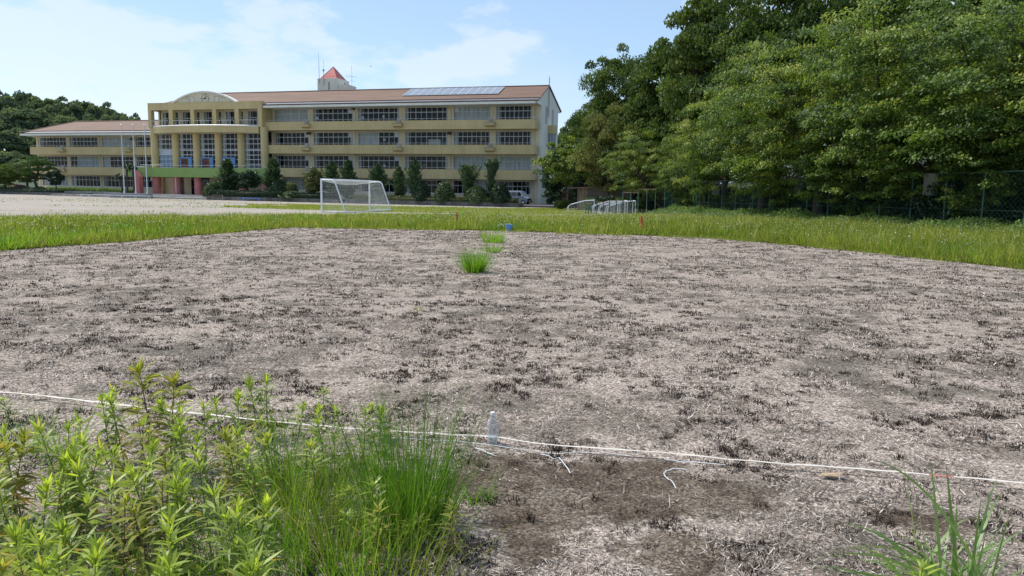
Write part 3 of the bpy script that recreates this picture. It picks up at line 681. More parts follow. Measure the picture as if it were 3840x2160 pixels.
# central block
CX0, CX1, CY = -65.6, -43.95, -0.8
OP = [(-65.0, -61.5), (-60.75, -57.3), (-56.6, -53.15), (-52.4, -48.95), (-48.2, -44.7)]
m = MB()
ed = [CX0] + [v for s in OP for v in s] + [CX1]
for i in range(0, len(ed), 2): m.box(ed[i], ed[i + 1], CY, CY + .75, 10.9, 14.82)
for a, b in OP: m.box(a, b, CY + .002, CY + .748, 13.73, 14.818)
m.box(CX1 - .35, CX1 - .001, CY + .75, WY + .2, 10.3, 14.8)
m.box(CX0, CX0 + .3, CY + 2.3, 12.5, -.3, 14.8); m.box(CX0, CX0 + .3, CY + .75, CY + 2.3, 13.7, 14.8)
m.box(CX0 - .02, CX1 + .02, CY - .02, CY + .77, 14.82, 14.88)
m.build('portal_frame', 'ochre', school)
MB().box(CX0 + .3, CX1, CY + .75, 12.0, 14.4, 14.6).build('portal_ceiling', 'cream', school)
# recessed top-storey wall and windows
CW = CY + 1.9
m = MB(); wall_grid(m, [(a + .35, b + .25) for a, b in OP], CX0 + 1.2, CX1 - .35, [13.6], CW, CW + .2, 10.4, 14.4, [11.2]); m.build('wall', 'cream', school)
for i, (a, b) in enumerate(OP):
    window(a + .36, b + .24, 11.2, 13.6, CW + .04, school, 4, 12.55, [(0.0, .2), (.9, 1)] if i in (0, 3) else [(0, .12)])
MB().box(CX0 + 1.2, CX1 - .35, 4.4, 4.5, 0, 14.3).build('dark_backing', 'room_shade', school)
# bowed balcony across the centre
def bow(x): u = (x - CX0 - .9) / (CX1 - CX0 - 1.6); u = min(max(u, 0), 1); return CY - .05 - 2.0 * (4 * u * (1 - u)) ** .9
nb = 40; xsb = [CX0 + .9 + (CX1 - CX0 - 1.6) * i / nb for i in range(nb + 1)]
m = MB(); V = []; 
for x in xsb: V += [(x, bow(x), 9.97), (x, bow(x), 11.02), (x, CY + .8, 11.02), (x, CY + .8, 9.97)]
F = []
for i in range(nb):
    a, b = 4 * i, 4 * i + 4
    for k in range(4): F.append((a + k, a + (k + 1) % 4, b + (k + 1) % 4, b + k))
F += [(0, 1, 2, 3), tuple(4 * nb + k for k in range(4))]
m.add(V, F); bb = m.build('bow_balcony', 'ochre', school, smooth=True)
m = MB(); m.tube([(x, bow(x) + .1, 11.06) for x in xsb], .11, 6); m.build('balcony_cap', 'steel', bb, smooth=True)
m = MB()
for a, b in OP:
    a2, b2 = a + .1, b - .05; m.tube([(a2, CY - .15, 12.0), (b2, CY - .15, 12.0)], .03, 6); m.tube([(a2, CY - .15, 11.25), (b2, CY - .15, 11.25)], .02, 6)
    for k in range(6): xx = a2 + (b2 - a2) * k / 5; m.tube([(xx, CY - .15, 11.0), (xx, CY - .15, 12.0)], .02, 5)
m.build('balustrade', 'white_metal', bb)
# round columns, ochre above and pink below
CC = [-65.05, -60.9, -56.78, -52.6, -48.3, -44.03]
for i, x in enumerate(CC):
    r_ = .60
    MB().lathe([(r_, 2.9), (r_, 10.9 if i in (0, 5) else 9.98)], 24, (x, CY + .62, 0)).build('column', 'ochre', school, smooth=True)
    MB().lathe([(r_ + .02, -.2), (r_ + .02, 2.98)], 24, (x, CY + .62, 0)).build('column', 'pink', school, smooth=True)['label'] = 'pink round column under the green canopy'
# double-height grid windows between the columns
rows = [5.15, 5.87, 6.59, 7.30, 7.50, 8.34, 9.12]
for i in range(5):
    a, b = CC[i] + .5, CC[i + 1] - .5
    f = window(a, b, 4.5, 9.97, CY + .75, school, 4, None, [(0, .16), (.9, 1)] if i else [(0, .12), (.82, 1)], None, False, rows)
    if i == 0:
        MB().box(a + .1, b - .6, CY + .95, CY + .97, 6.6, 7.4).build('blind_panel', 'board', f); MB().box(a + .1, b - .6, CY + .95, CY + .97, 4.6, 6.5).build('blind_panel', 'curtain_blue', f)
    if i in (1, 2, 3):
        bf = MB(); x0 = a + .25; x1 = x0 + 2.35; bf.box(x0, x1, CY + .5, CY + .72, 6.0, 6.2); bf.box(x0, x0 + .25, CY + .5, CY + .72, 4.6, 6.0); bf.box(x0 + 1.65, x1, CY + .5, CY + .72, 4.6, 6.0)
        bo = bf.build('picture_frame', 'blue_frame', f); MB().box(x0 + .25, x0 + 1.65, CY + .6, CY + .7, 4.6, 6.0).build('picture', 'rust_red', bo)
m = MB(); m.box(CX0 + .5, CX1 - .5, CY + .74, CY + .9, 2.95, 4.5); m.build('wall', 'cream', school)
# arched pediment and clock
PX0, PX1, PZ, PH = -60.75, -48.6, 14.88, 1.72
n = 32; pc = (PX0 + PX1) / 2; hw = (PX1 - PX0) / 2; Rr = (hw * hw + PH * PH) / (2 * PH); cz = PZ + PH - Rr
arc = [(pc + hw * (2 * i / n - 1), cz + math.sqrt(max(Rr * Rr - (hw * (2 * i / n - 1)) ** 2, 0))) for i in range(n + 1)]
MB().prism([(PX0 + .3, PZ)] + [(x, z - .18) for x, z in arc[2:-2]] + [(PX1 - .3, PZ)], 'y', CY + .15, CY + .8).build('pediment', 'pediment', school)
V, F = [], []
for x, z in arc:
    dx, dz = (x - pc) / Rr, (z - cz) / Rr
    V += [(x, CY - .1, z), (x - dx * .22, CY - .1, z - dz * .22), (x - dx * .22, CY + 1.0, z - dz * .22), (x, CY + 1.0, z)]
for i in range(n):
    for k in range(4): F.append((4 * i + k, 4 * i + (k + 1) % 4, 4 * i + 4 + (k + 1) % 4, 4 * i + 4 + k))
F += [(0, 1, 2, 3), tuple(4 * n + k for k in range(4))]
MB().add(V, F).build('arch_rim', 'fascia', school, smooth=True)
m = MB()
for s_ in (-1, 1):
    for (a, b, h) in ((1.9, 4.6, .85), (2.7, 4.0, .6)):
        xa, xb = pc + s_ * a, pc + s_ * b; x0, x1 = min(xa, xb), max(xa, xb)
        m.box(x0, x1, CY + .12, CY + .148, PZ + h, PZ + h + .035); m.box(x0 if s_ > 0 else x1 - .035, x0 + .035 if s_ > 0 else x1, CY + .12, CY + .148, PZ + .03, PZ + h)
m.build('pediment_groove', 'concrete', school)
KX, KZ = -54.45, 15.44
clock = MB(); 
for k in range(12):
    a = R(30 * k); L0, L1, wd = (.55, .80, .055) if k % 3 == 0 else (.60, .78, .04)
    d = Vector((math.sin(a), 0, math.cos(a))); s_ = Vector((math.cos(a), 0, -math.sin(a))) * wd; c = Vector((KX, CY + .1, KZ))
    clock.add([c + d * L0 - s_, c + d * L0 + s_, c + d * L1 + s_, c + d * L1 - s_] + [c + d * L0 - s_ + Vector((0, .04, 0)), c + d * L0 + s_ + Vector((0, .04, 0)), c + d * L1 + s_ + Vector((0, .04, 0)), c + d * L1 - s_ + Vector((0, .04, 0))], [(0, 1, 2, 3), (7, 6, 5, 4), (0, 4, 5, 1), (1, 5, 6, 2), (2, 6, 7, 3), (3, 7, 4, 0)])
ck = clock.build('clock', 'clock_paint', school)
for nm_, a, L0, wd in (('clock_hand', 270 - 1, .78, .05), ('clock_hand', 38, .48, .075)):
    a = R(a); d = Vector((math.sin(a), 0, math.cos(a))); s_ = Vector((math.cos(a), 0, -math.sin(a))) * wd; c = Vector((KX, CY + .04 + (.02 if L0 > .5 else 0), KZ)); e_ = Vector((0, .012, 0))
    MB().add([c - d * .15 - s_, c - d * .15 + s_, c + d * L0 + s_ * .5, c + d * L0 - s_ * .5, c - d * .15 - s_ + e_, c - d * .15 + s_ + e_, c + d * L0 + s_ * .5 + e_, c + d * L0 - s_ * .5 + e_], [(0, 1, 2, 3), (7, 6, 5, 4), (0, 4, 5, 1), (1, 5, 6, 2), (2, 6, 7, 3), (3, 7, 4, 0)]).build(nm_, 'clock_paint', ck)
# green canopy with rail, entrance
m = MB(); m.box(-67.4, -42.85, -1.5, CY + .7, 2.92, 4.42); m.box(-71.5, -67.398, .5, 5.4, 2.92, 4.42); cn = m.build('canopy', 'green_paint', school)
m = MB(); m.tube([(-67.0, -1.35, 4.85), (-43.3, -1.35, 4.85)], .03, 6)
for k in range(13): xx = -67.0 + 23.7 * k / 12; m.tube([(xx, -1.35, 4.4), (xx, -1.35, 4.85)], .018, 5)
m.build('canopy_rail', 'white_metal', cn)
MB().box(-69.6, -66.9, -.8, .45, 4.5, 4.62).build('canopy_light_roof', 'white_metal', cn)
m = MB(); m.prism([(-67.9, -.2), (-66.5, -.2), (-66.5, 2.9), (-66.9, 3.4), (-67.3, 3.9), (-67.6, 3.95), (-67.9, 3.6)], 'y', -2.4, -1.52); m.build('column', 'pink', school)['label'] = 'pink slab column standing before the left end of the green canopy'
m = MB(); m.box(CX0 + .4, -59.8, 1.9, 2.1, -.2, 2.9); m.box(-56.3, -52.2, 1.9, 2.1, -.2, 2.9); m.box(-56.5, CX1, 2.3, 2.5, -.2, 2.9); m.build('porch_wall', 'cream', school)
for (a, b) in ((-59.75, -56.35), (-63.0, -61.4), (-53.4, -51.2)):
    df = MB(); df.box(a, b, 1.72, 1.80, 2.55, 2.65); df.box(a, b, 1.72, 1.80, 1.35, 1.42)
    for k in range(5): xx = a + (b - a) * k / 4; df.box(xx - .03, xx + .03, 1.725, 1.795, .05, 2.6)
    do = df.build('entrance_door', 'steel_dark', school); MB().box(a, b, 1.755, 1.765, .05, 2.6).build('pane', 'glass', do)
    MB().box(a, b, 1.84, 1.88, -.1, 2.9).build('door_backing', 'room_shade', do)
MB().tube([(-60.5, -1.0, -.1), (-60.5, -1.0, 2.9)], .05, 6).build('downpipe', 'white_metal', school)
MB().box(-66.0, -64.9, -.5, -.4, 2.35, 2.85).build('sign_board', 'fascia', school)
# entrance steps (terraces down to the playground)
m = MB(); m.box(-64.5, -46.5, -4.5, 2.0, -.3, .12); m.box(-66, -46.2, -7.5, -4.5, -.3, -.03); m.box(-67, -46.0, -11.0, -7.5, -.7, -.18); m.build('entrance_steps', 'concrete', school)

# left wing
LY = 5.5; LWY = 7.5
LW = [(-98.2, -92.0), (-91.2, -84.6), (-83.8, -76.95), (-76.2, -69.9)]
LH = [3.03, 6.6, 10.05]; LS = [1.1, 4.6, 8.18]
m = MB(); wall_grid(m, LW, -99.1, -65.7, LH, LWY, LWY + .3, -.3, 10.5, LS); m.box(-99.1, -98.8, LWY + .3, 18, -.3, 10.5); m.build('wall', 'cream', school)
MB().box(-98.8, -65.7, LWY + 2.6, LWY + 2.7, -.3, 10.4).build('dark_backing', 'room_shade', school)
balcony(-98.4, -65.7, 3.18, 4.55, LY, 2.0, school, (-90.8,), endl=True)
balcony(-98.4, -65.7, 6.8, 8.17, LY, 2.0, school, (-90.8, -75.8), endl=True)
for r_ in range(3):
    for c_, (a, b) in enumerate(LW):
        cu = 'full' if (r_, c_) in ((2, 2), (0, 0)) else [(0, .05)] if c_ != 1 else [(0.0, .06), (.93, 1)]
        if (r_, c_) == (1, 2): cu = [(0, .22)]
        if (r_, c_) == (1, 1): cu = [(.2, .95)]
        if (r_, c_) == (0, 1): cu = [(0, .13)]
        window(a + .01, b - .01, LS[r_], LH[r_], LWY + .06, school, 8, None, cu, None, (r_, c_) in ((1, 1), (0, 0)))
MB().box(-99.6, -65.7, LY - .9, LWY, 10.2, 10.55).build('eave', 'fascia', school)
m = MB(); m.box(-99.6, -65.7, LY - .93, LY - .75, 10.555, 10.68); m.prism([(LY + .1, 10.99), (LY + .28, 11.06), (LY + .28, 11.16), (LY + .1, 11.09)], 'x', -98.6, -65.7); m.build('roof_trim', 'brown_trim', school)
MB().prism([(LY - .75, 10.56), (LY + .1, 10.9), (LY + .1, 10.98), (LY - .75, 10.64)], 'x', -98.9, -65.7).build('gutter', 'gutter', school)
m = MB(); y0, yr, y1 = LY - .85, 12.0, 18.5
V = [(-99.7, y0, 10.70), (-65.4, y0 + .95, 11.12), (-65.4, yr, 13.45), (-94.5, yr, 13.3), (-65.4, y1, 10.8), (-99.7, y1, 10.7), (-98.0, y0 + .95, 11.1)]
m.add(V, [(6, 1, 2, 3), (0, 6, 3), (3, 2, 4, 5), (0, 3, 5), (1, 4, 2), (0, 5, 4, 1, 6)])
m.tube([(-94.4, yr, 13.34), (-65.6, yr, 13.49)], .1, 6); m.tube([(-94.4, yr, 13.34), (-99.65, y0, 10.75)], .09, 6); m.build('roof', 'roof', school)
for x in (-98.6, -84.2): MB().tube([(x, LWY - .08, -.2), (x, LWY - .08, 9.7), (x - .4, LWY - .9, 10.18)], .06, 6).build('downpipe', 'cream', school, smooth=True)
m = MB(); m.box(-76.9, -76.4, LWY - .5, LWY - .2, 9.5, 9.85); m.tube([(-76.6, LWY - .3, 9.7), (-76.4, LWY, 9.9)], .04, 6); m.build('loudspeaker', 'black', school)  # black speaker box under the left wing eave

# white porch annex beside the gable
an = thing('porch_annex', 'small white porch with windows and doors at the foot of the school gable', 'porch', BL(1.6, 8.5, PADZ), -BA)
MB().box(0, 4.3, 0, 3, 0, 2.5).build('wall', 'white_metal', an)
MB().box(-.2, 4.6, -.4, 3.2, 2.502, 2.62).build('roof', 'gutter', an)
for x, w_, z in ((.6, 1.0, 1.1), (2.4, .9, 1.1)):
    f = MB().box(x - .05, x + w_ + .05, -.04, -.004, z - .05, 2.25).build('window', 'alu', an); MB().box(x, x + w_, -.05, -.042, z, 2.2).build('pane', 'van_glass', f)
for x in (1.7, 3.4): MB().box(x, x + .6, -.04, -.004, .05, 2.1).build('door', 'board', an)
MB().box(-.3, 4.8, -1.0, -.06, 0, .15).build('step', 'board', an)
# ------------------------------------------------------------------ wooded slopes
def slope(name, x0, x1, y0, y1, nx_, ny_, mat, keep, label, dz=0.03):
    X, Y = np.meshgrid(np.linspace(x0, x1, nx_), np.linspace(y0, y1, ny_)); Z = base_h(X, Y) + dz
    i = (np.arange(ny_ - 1)[:, None] * nx_ + np.arange(nx_ - 1)[None]).ravel(); F = np.stack([i, i + 1, i + nx_ + 1, i + nx_], 1)
    cxm, cym = X.ravel()[F].mean(1), Y.ravel()[F].mean(1); F = F[keep(cxm, cym)]
    tag(link(name, npmesh(name, np.stack([X, Y, Z], -1).reshape(-1, 3), F, mat)), label, None, kind='structure')
fence_x = lambda y: 21.87 - (y - 34.25) * 0.2115
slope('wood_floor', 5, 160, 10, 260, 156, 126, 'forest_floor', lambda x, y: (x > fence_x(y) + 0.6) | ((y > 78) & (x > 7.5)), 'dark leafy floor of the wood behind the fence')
slope('hill', -420, -40, 150, 420, 77, 55, 'hill_green', lambda x, y: (x < 1e9) & (y > 152), 'wooded hill behind the left wing')

# ------------------------------------------------------------------ tree and shrub meshes
def crown_spray(seed, n_spray, per, Rx, z0, z1, mat, leaf=(.15, .085), slen=1.7, swid=1.1, low=0.0):
    """layered drooping boughs (cherry)"""
    g = np.random.default_rng(seed); n = n_spray
    d = nrm(g.normal(size=(n, 3)) * np.array([1, 1, .85])); rad = g.uniform(.35, 1.0, n) ** .5
    zc, zr = (z0 + z1) / 2, (z1 - z0) / 2
    lump = 1 + .16 * np.sin(3 * np.arctan2(d[:, 1], d[:, 0]) + seed) + .1 * np.sin(5 * np.arctan2(d[:, 1], d[:, 0]) + 2 * d[:, 2] * 3)
    C = np.stack([d[:, 0] * rad * Rx * lump, d[:, 1] * rad * Rx * lump, zc + d[:, 2] * rad * zr * lump], 1)
    C[:, 2] = np.maximum(C[:, 2], z0)
    o = d.copy(); o[:, 2] = 0; o = nrm(o + g.normal(0, .35, (n, 3)) * np.array([1, 1, 0])); s_ = np.stack([-o[:, 1], o[:, 0], np.zeros(n)], 1)
    sc = g.uniform(.6, 1.25, n)
    k = np.repeat(np.arange(n), per); m = len(k)
    t = g.uniform(-1, 1, m); w = g.normal(0, .38, m) * (1.05 - .75 * (t + 1) / 2); h = g.normal(0, .10, m)
    P = C[k] + o[k] * (t * slen * .5 * sc[k])[:, None] + s_[k] * (w * swid * sc[k])[:, None]
    P[:, 2] += h - .30 * ((t + 1) / 2) ** 2 * slen * .5 - .22 * np.abs(w)
    nr = np.stack([np.zeros(m), np.zeros(m), np.ones(m)], 1) + g.normal(0, .5, (m, 3)) + o[k] * .45
    ax = o[k] * .9 + g.normal(0, .55, (m, 3)); ax[:, 2] -= .55
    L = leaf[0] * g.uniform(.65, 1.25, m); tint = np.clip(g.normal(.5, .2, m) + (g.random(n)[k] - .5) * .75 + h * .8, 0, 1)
    V, F, T = leaves(P, ax, nr, L, L * leaf[1] / leaf[0], tint)
    return npmesh('crown', V, F, mat, T), C, d
def crown_clump(seed, n_cl, per, Rx, z0, z1, mat, leaf=(.26, .17), cr=(.8, 1.5), pointy=0.0):
    """rounded leafy clumps (oak and other broadleaves)"""
    g = np.random.default_rng(seed); n = n_cl
    d = nrm(g.normal(size=(n, 3)) * np.array([1, 1, 1.0])); rad = g.uniform(.25, 1.0, n) ** .4 * .86
    zc, zr = (z0 + z1) / 2, (z1 - z0) / 2; az = np.arctan2(d[:, 1], d[:, 0])
    lump = 1 + .13 * np.sin(3 * az + seed) + .10 * np.sin(4 * d[:, 2] * 2 + 5 * az + seed * 2)
    C = np.stack([d[:, 0] * rad * Rx * lump, d[:, 1] * rad * Rx * lump, zc + d[:, 2] * rad * zr * lump], 1)
    if pointy: 
        f = np.clip(1 - (C[:, 2] - z0) / (z1 - z0), 0.06, 1) ** pointy; C[:, :2] *= (f * 1.35)[:, None]
    r = g.uniform(cr[0], cr[1], n) * Rx / 5.0
    k = np.repeat(np.arange(n), per); m = len(k); q = nrm(g.normal(size=(m, 3))); q[:, 2] = np.abs(q[:, 2]) * .95 - .28
    rr = r[k] * g.uniform(.55, 1.08, m)
    P = C[k] + q * rr[:, None] * np.array([1, 1, .8])
    nr = q + g.normal(0, .55, (m, 3)); ax = g.normal(0, 1, (m, 3)); ax[:, 2] -= .3
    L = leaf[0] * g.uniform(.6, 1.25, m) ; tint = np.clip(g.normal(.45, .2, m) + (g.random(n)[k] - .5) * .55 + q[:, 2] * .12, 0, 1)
    V, F, T = leaves(P, ax, nr, L, L * leaf[1] / leaf[0], tint)
    return npmesh('crown', V, F, mat, T), C, d
def trunk_mesh(seed, C, z0, r=.28, h=None, mat='bark', limbs=9, lean=.3):
    g = random.Random(seed); m = MB(); top = h if h else z0 + 2.5
    a, b = g.uniform(-lean, lean), g.uniform(-lean, lean)
    pts = [(0, 0, -.5), (a * .2, b * .2, top * .3), (a * .7, b * .7, top * .65), (a, b, top)]
    m.tube(pts, [r * 1.25, r, r * .85, r * .55], 8)
    idx = list(range(len(C))); g.shuffle(idx)
    for i in idx[:limbs]:
        e = Vector(C[i]); s_ = Vector((a, b, top)) * g.uniform(.55, .98); mid = (s_ + e) / 2 + Vector((g.uniform(-.3, .3), g.uniform(-.3, .3), g.uniform(0, .5)))
        m.tube([s_, mid, e], [r * .42, r * .25, .03], 5)
    return m.mesh('trunk', mat, smooth=True)
PROTO = {}
for i in range(3):
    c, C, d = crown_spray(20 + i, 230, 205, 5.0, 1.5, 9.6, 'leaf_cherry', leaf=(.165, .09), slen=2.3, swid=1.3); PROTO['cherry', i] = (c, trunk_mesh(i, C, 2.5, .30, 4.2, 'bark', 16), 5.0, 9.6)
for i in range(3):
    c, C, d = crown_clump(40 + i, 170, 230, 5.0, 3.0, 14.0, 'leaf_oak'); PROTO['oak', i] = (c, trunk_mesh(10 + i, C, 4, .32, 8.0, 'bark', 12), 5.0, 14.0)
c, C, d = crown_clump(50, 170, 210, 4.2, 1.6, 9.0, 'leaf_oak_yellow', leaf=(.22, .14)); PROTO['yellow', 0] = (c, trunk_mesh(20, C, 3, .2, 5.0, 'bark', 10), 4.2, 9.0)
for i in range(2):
    c, C, d = crown_clump(60 + i, 110, 130, 5.0, 2.0, 11.0, 'leaf_far_haze', leaf=(.55, .4), cr=(.9, 1.6)); PROTO['far', i] = (c, trunk_mesh(30 + i, C, 4, .3, 6.0), 5.0, 11.0)
c, C, d = crown_clump(66, 120, 110, 3.2, 1.0, 14.0, 'leaf_far_haze', leaf=(.5, .24), cr=(.9, 1.5), pointy=.7); PROTO['farpoint', 0] = (c, trunk_mesh(33, C, 4, .3, 11.0), 3.2, 14.0)
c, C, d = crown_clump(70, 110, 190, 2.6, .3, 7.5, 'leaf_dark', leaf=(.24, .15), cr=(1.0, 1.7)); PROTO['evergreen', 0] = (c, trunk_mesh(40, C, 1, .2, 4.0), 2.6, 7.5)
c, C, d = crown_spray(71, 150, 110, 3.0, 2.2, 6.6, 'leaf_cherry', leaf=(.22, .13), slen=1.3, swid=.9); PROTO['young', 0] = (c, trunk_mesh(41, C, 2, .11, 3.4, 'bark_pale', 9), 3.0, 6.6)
for i in range(2):
    c, C, d = crown_clump(75 + i, 60, 150, 1.6, .05, 2.4, 'leaf_dark' if i else 'leaf_oak', leaf=(.15, .1), cr=(1.2, 2.2)); PROTO['bush', i] = (c, trunk_mesh(45 + i, C, .2, .05, .8, 'bark', 5), 1.6, 2.4)
c, C, d = crown_clump(79, 60, 150, 1.6, .3, 2.4, 'leaf_kudzu', leaf=(.24, .2), cr=(1.2, 2.2)); PROTO['vine', 0] = (c, trunk_mesh(47, C, .2, .05, .8, 'bark', 5), 1.6, 2.4)
def tree(kind, var, px, topy, wpx, Y, label, group, name='tree', category='tree', base=None, rz=None, basepy=None):
    """a tree whose crown reaches pixel row topy at distance Y and is wpx wide there"""
    c, t, R0, H0 = PROTO[kind, var]; tp = at_y(px, topy, Y)
    zb = float(base_h(np.array(tp.x), np.array(Y))) if base is None else base
    rad = wpx * .5 * math.hypot(tp.x, Y) / FPX * .97; h = tp.z - zb
    o = thing(name, label, category, (tp.x, Y, zb), random.uniform(0, 6.28) if rz is None else rz, group, (rad / R0, rad / R0, h / H0))
    part('crown', c, o); part('trunk', t, o); return o

WD = 'trees of the wood beside the field'
# tall trees at the back of the wood
tree('oak', 0, 2310, 172, 250, 88, 'dark oak at the far left of the wood standing clear against the sky', WD)
tree('oak', 1, 2505, 125, 330, 78, 'tall oak stepping up behind the yellowish tree', WD)
tree('oak', 2, 2700, -70, 430, 68, 'tallest dark oak at the skyline of the wood', WD)
tree('oak', 0, 2960, -150, 500, 62, 'dark oak rising out of the frame behind the cherry row', WD)
tree('oak', 1, 3290, -190, 520, 58, 'oak high behind the middle cherry trees', WD)
tree('oak', 2, 3620, -230, 560, 55, 'oak high behind the right hand cherry trees', WD)
tree('oak', 0, 3960, -230, 560, 50, 'oak at the top right corner of the wood', WD)
tree('oak', 1, 2225, 360, 200, 96, 'lower oak between the gable and the skyline oak', WD)
tree('oak', 2, 2440, 330, 300, 80, 'oak in deep shade in the middle of the wood', WD)
tree('oak', 1, 2660, 260, 330, 74, 'shaded oak behind the green frame panel', WD)
tree('oak', 0, 2880, 200, 360, 64, 'shaded oak behind the first tall cherry', WD)
tree('far', 0, 2120, 480, 110, 150, 'distant tree showing just past the school gable', WD)
tree('far', 1, 2165, 430, 120, 140, 'distant tree higher up past the school gable', WD)
tree('evergreen', 0, 2088, 560, 128, 94, 'dark rounded evergreen tree against the gable wall', WD)
tree('young', 0, 2135, 515, 215, 84, 'slim young cherry tree with a bare pale trunk before the shed', WD)
tree('oak', 2, 2190, 470, 190, 92, 'mid green tree behind the slim young cherry', WD)
tree('yellow', 0, 2290, 390, 260, 78, 'yellowish tree over the brown shed', WD)
tree('cherry', 2, 2430, 470, 260, 72, 'cherry tree above the stored white goals', WD)
# cherry row along the fence
tree('cherry', 0, 2585, 500, 230, 66, 'small cherry tree behind the green frame panel', WD, rz=.4)
tree('cherry', 1, 2745, 330, 380, 60, 'cherry tree at the far end of the fence row', WD, rz=1.2)
tree('cherry', 2, 2900, 130, 470, 54, 'tall cherry tree over the pale sign with the ring', WD, rz=2.2)
tree('cherry', 0, 3120, 60, 560, 47.5, 'broad cherry tree in the middle of the fence row', WD, rz=3.0)
tree('cherry', 1, 3390, -10, 640, 42.5, 'broad cherry tree left of the plain white board', WD, rz=4.1)
tree('cherry', 2, 3690, -60, 720, 38, 'cherry tree spreading over the plain white board', WD, rz=5.2)
tree('cherry', 0, 4060, -80, 760, 34, 'nearest cherry tree at the right edge', WD, rz=.9)
tree('cherry', 1, 3250, 430, 420, 44, 'low cherry hanging over the middle of the fence', WD, rz=.3)
tree('cherry', 2, 3560, 400, 480, 39.5, 'low cherry with boughs sagging onto the fence', WD, rz=1.9)
tree('cherry', 1, 2960, 480, 330, 51, 'low cherry hanging over the far part of the fence', WD, rz=2.7)
tree('cherry', 0, 3800, 440, 440, 36.4, 'low cherry with boughs over the near end of the fence', WD, rz=3.6)
tree('vine', 0, 2650, 525, 130, 64, 'pale green vine covering a shrub among the cherries', WD, 'vine_shrub', 'shrub')
g_ = random.Random(5)
for i in range(22):
    y = 31 + i * 1.85 + g_.uniform(-.5, .5); x = fence_x(y) + g_.uniform(1.2, 2.6); c, t, R0, H0 = PROTO['bush', 1 if i % 3 else 0]
    o = thing('undergrowth_shrub', 'dark leafy shrub in the shade just behind the wire fence', 'shrub', (x, y, float(base_h(np.array(x), np.array(y)))), g_.uniform(0, 6), 'dark shrubs behind the fence', g_.uniform(.75, 1.25)); part('crown', c, o); part('trunk', t, o)

for i in range(16):
    y = 84 + (i % 4) * 9 + g_.uniform(-2, 2); x = 8.5 + (i // 4) * 4.2 + (y - 84) * .04 + g_.uniform(-1, 1); c, t, R0, H0 = PROTO['bush', 1]
    o = thing('thicket_shrub', 'tall dark shrub in the shaded thicket behind the shed', 'shrub', (x, y, float(base_h(np.array(x), np.array(y)))), g_.uniform(0, 6), 'thicket behind the shed', (1.7, 1.7, g_.uniform(1.5, 2.3))); part('crown', c, o); part('trunk', t, o)
for px, py, sc, v, lb in ((2222, 792, .62, 0, 'leafy shrub before the pale slats of the shed'), (2275, 790, .75, 1, 'dark shrub before the metal wall of the shed'), (2330, 790, .7, 0, 'green shrub behind the nested small goals'), (2385, 795, .6, 0, 'green shrub at the right end of the nested small goals'), (2440, 800, .55, 1, 'dark shrub under the highest exercise bar'), (2105, 790, .5, 0, 'low shrub left of the single small goal')):
    q = at_y(px, py, 72 if px > 2150 else 82); c, t, R0, H0 = PROTO['bush', v]; o = thing('leafy_shrub', lb, 'shrub', (q.x, q.y, gz(0, q.y)), g_.uniform(0, 6), 'shrubs around the shed', sc); part('crown', c, o); part('trunk', t, o)
HL = 'trees on the wooded hill behind the left wing'
hl = 'dark green tree on the wooded hill behind the left wing'
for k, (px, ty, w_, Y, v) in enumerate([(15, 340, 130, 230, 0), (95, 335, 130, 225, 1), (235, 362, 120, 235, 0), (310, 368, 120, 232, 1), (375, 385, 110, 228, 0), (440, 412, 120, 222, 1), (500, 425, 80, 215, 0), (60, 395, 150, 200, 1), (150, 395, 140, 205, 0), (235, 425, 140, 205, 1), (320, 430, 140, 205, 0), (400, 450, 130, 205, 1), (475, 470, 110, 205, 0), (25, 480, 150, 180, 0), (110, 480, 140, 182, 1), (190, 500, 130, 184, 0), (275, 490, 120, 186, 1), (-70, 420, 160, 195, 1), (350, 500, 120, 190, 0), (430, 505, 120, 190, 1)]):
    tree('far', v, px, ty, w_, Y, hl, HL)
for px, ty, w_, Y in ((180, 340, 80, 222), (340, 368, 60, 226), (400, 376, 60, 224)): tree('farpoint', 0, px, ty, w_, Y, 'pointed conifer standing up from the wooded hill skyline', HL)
for px, ty, w_, Y, lb in ((20, 560, 130, 150, 'haze tinted tree low on the hill at the left edge'), (95, 590, 120, 148, 'dark tree low on the hill behind the pine'), (170, 600, 90, 150, 'dark tree low on the hill against the left end of the school')):
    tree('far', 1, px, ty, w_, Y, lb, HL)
tree('oak', 2, 12, 612, 90, 122, 'bushy broadleaf tree at the left edge of the garden', 'garden trees')

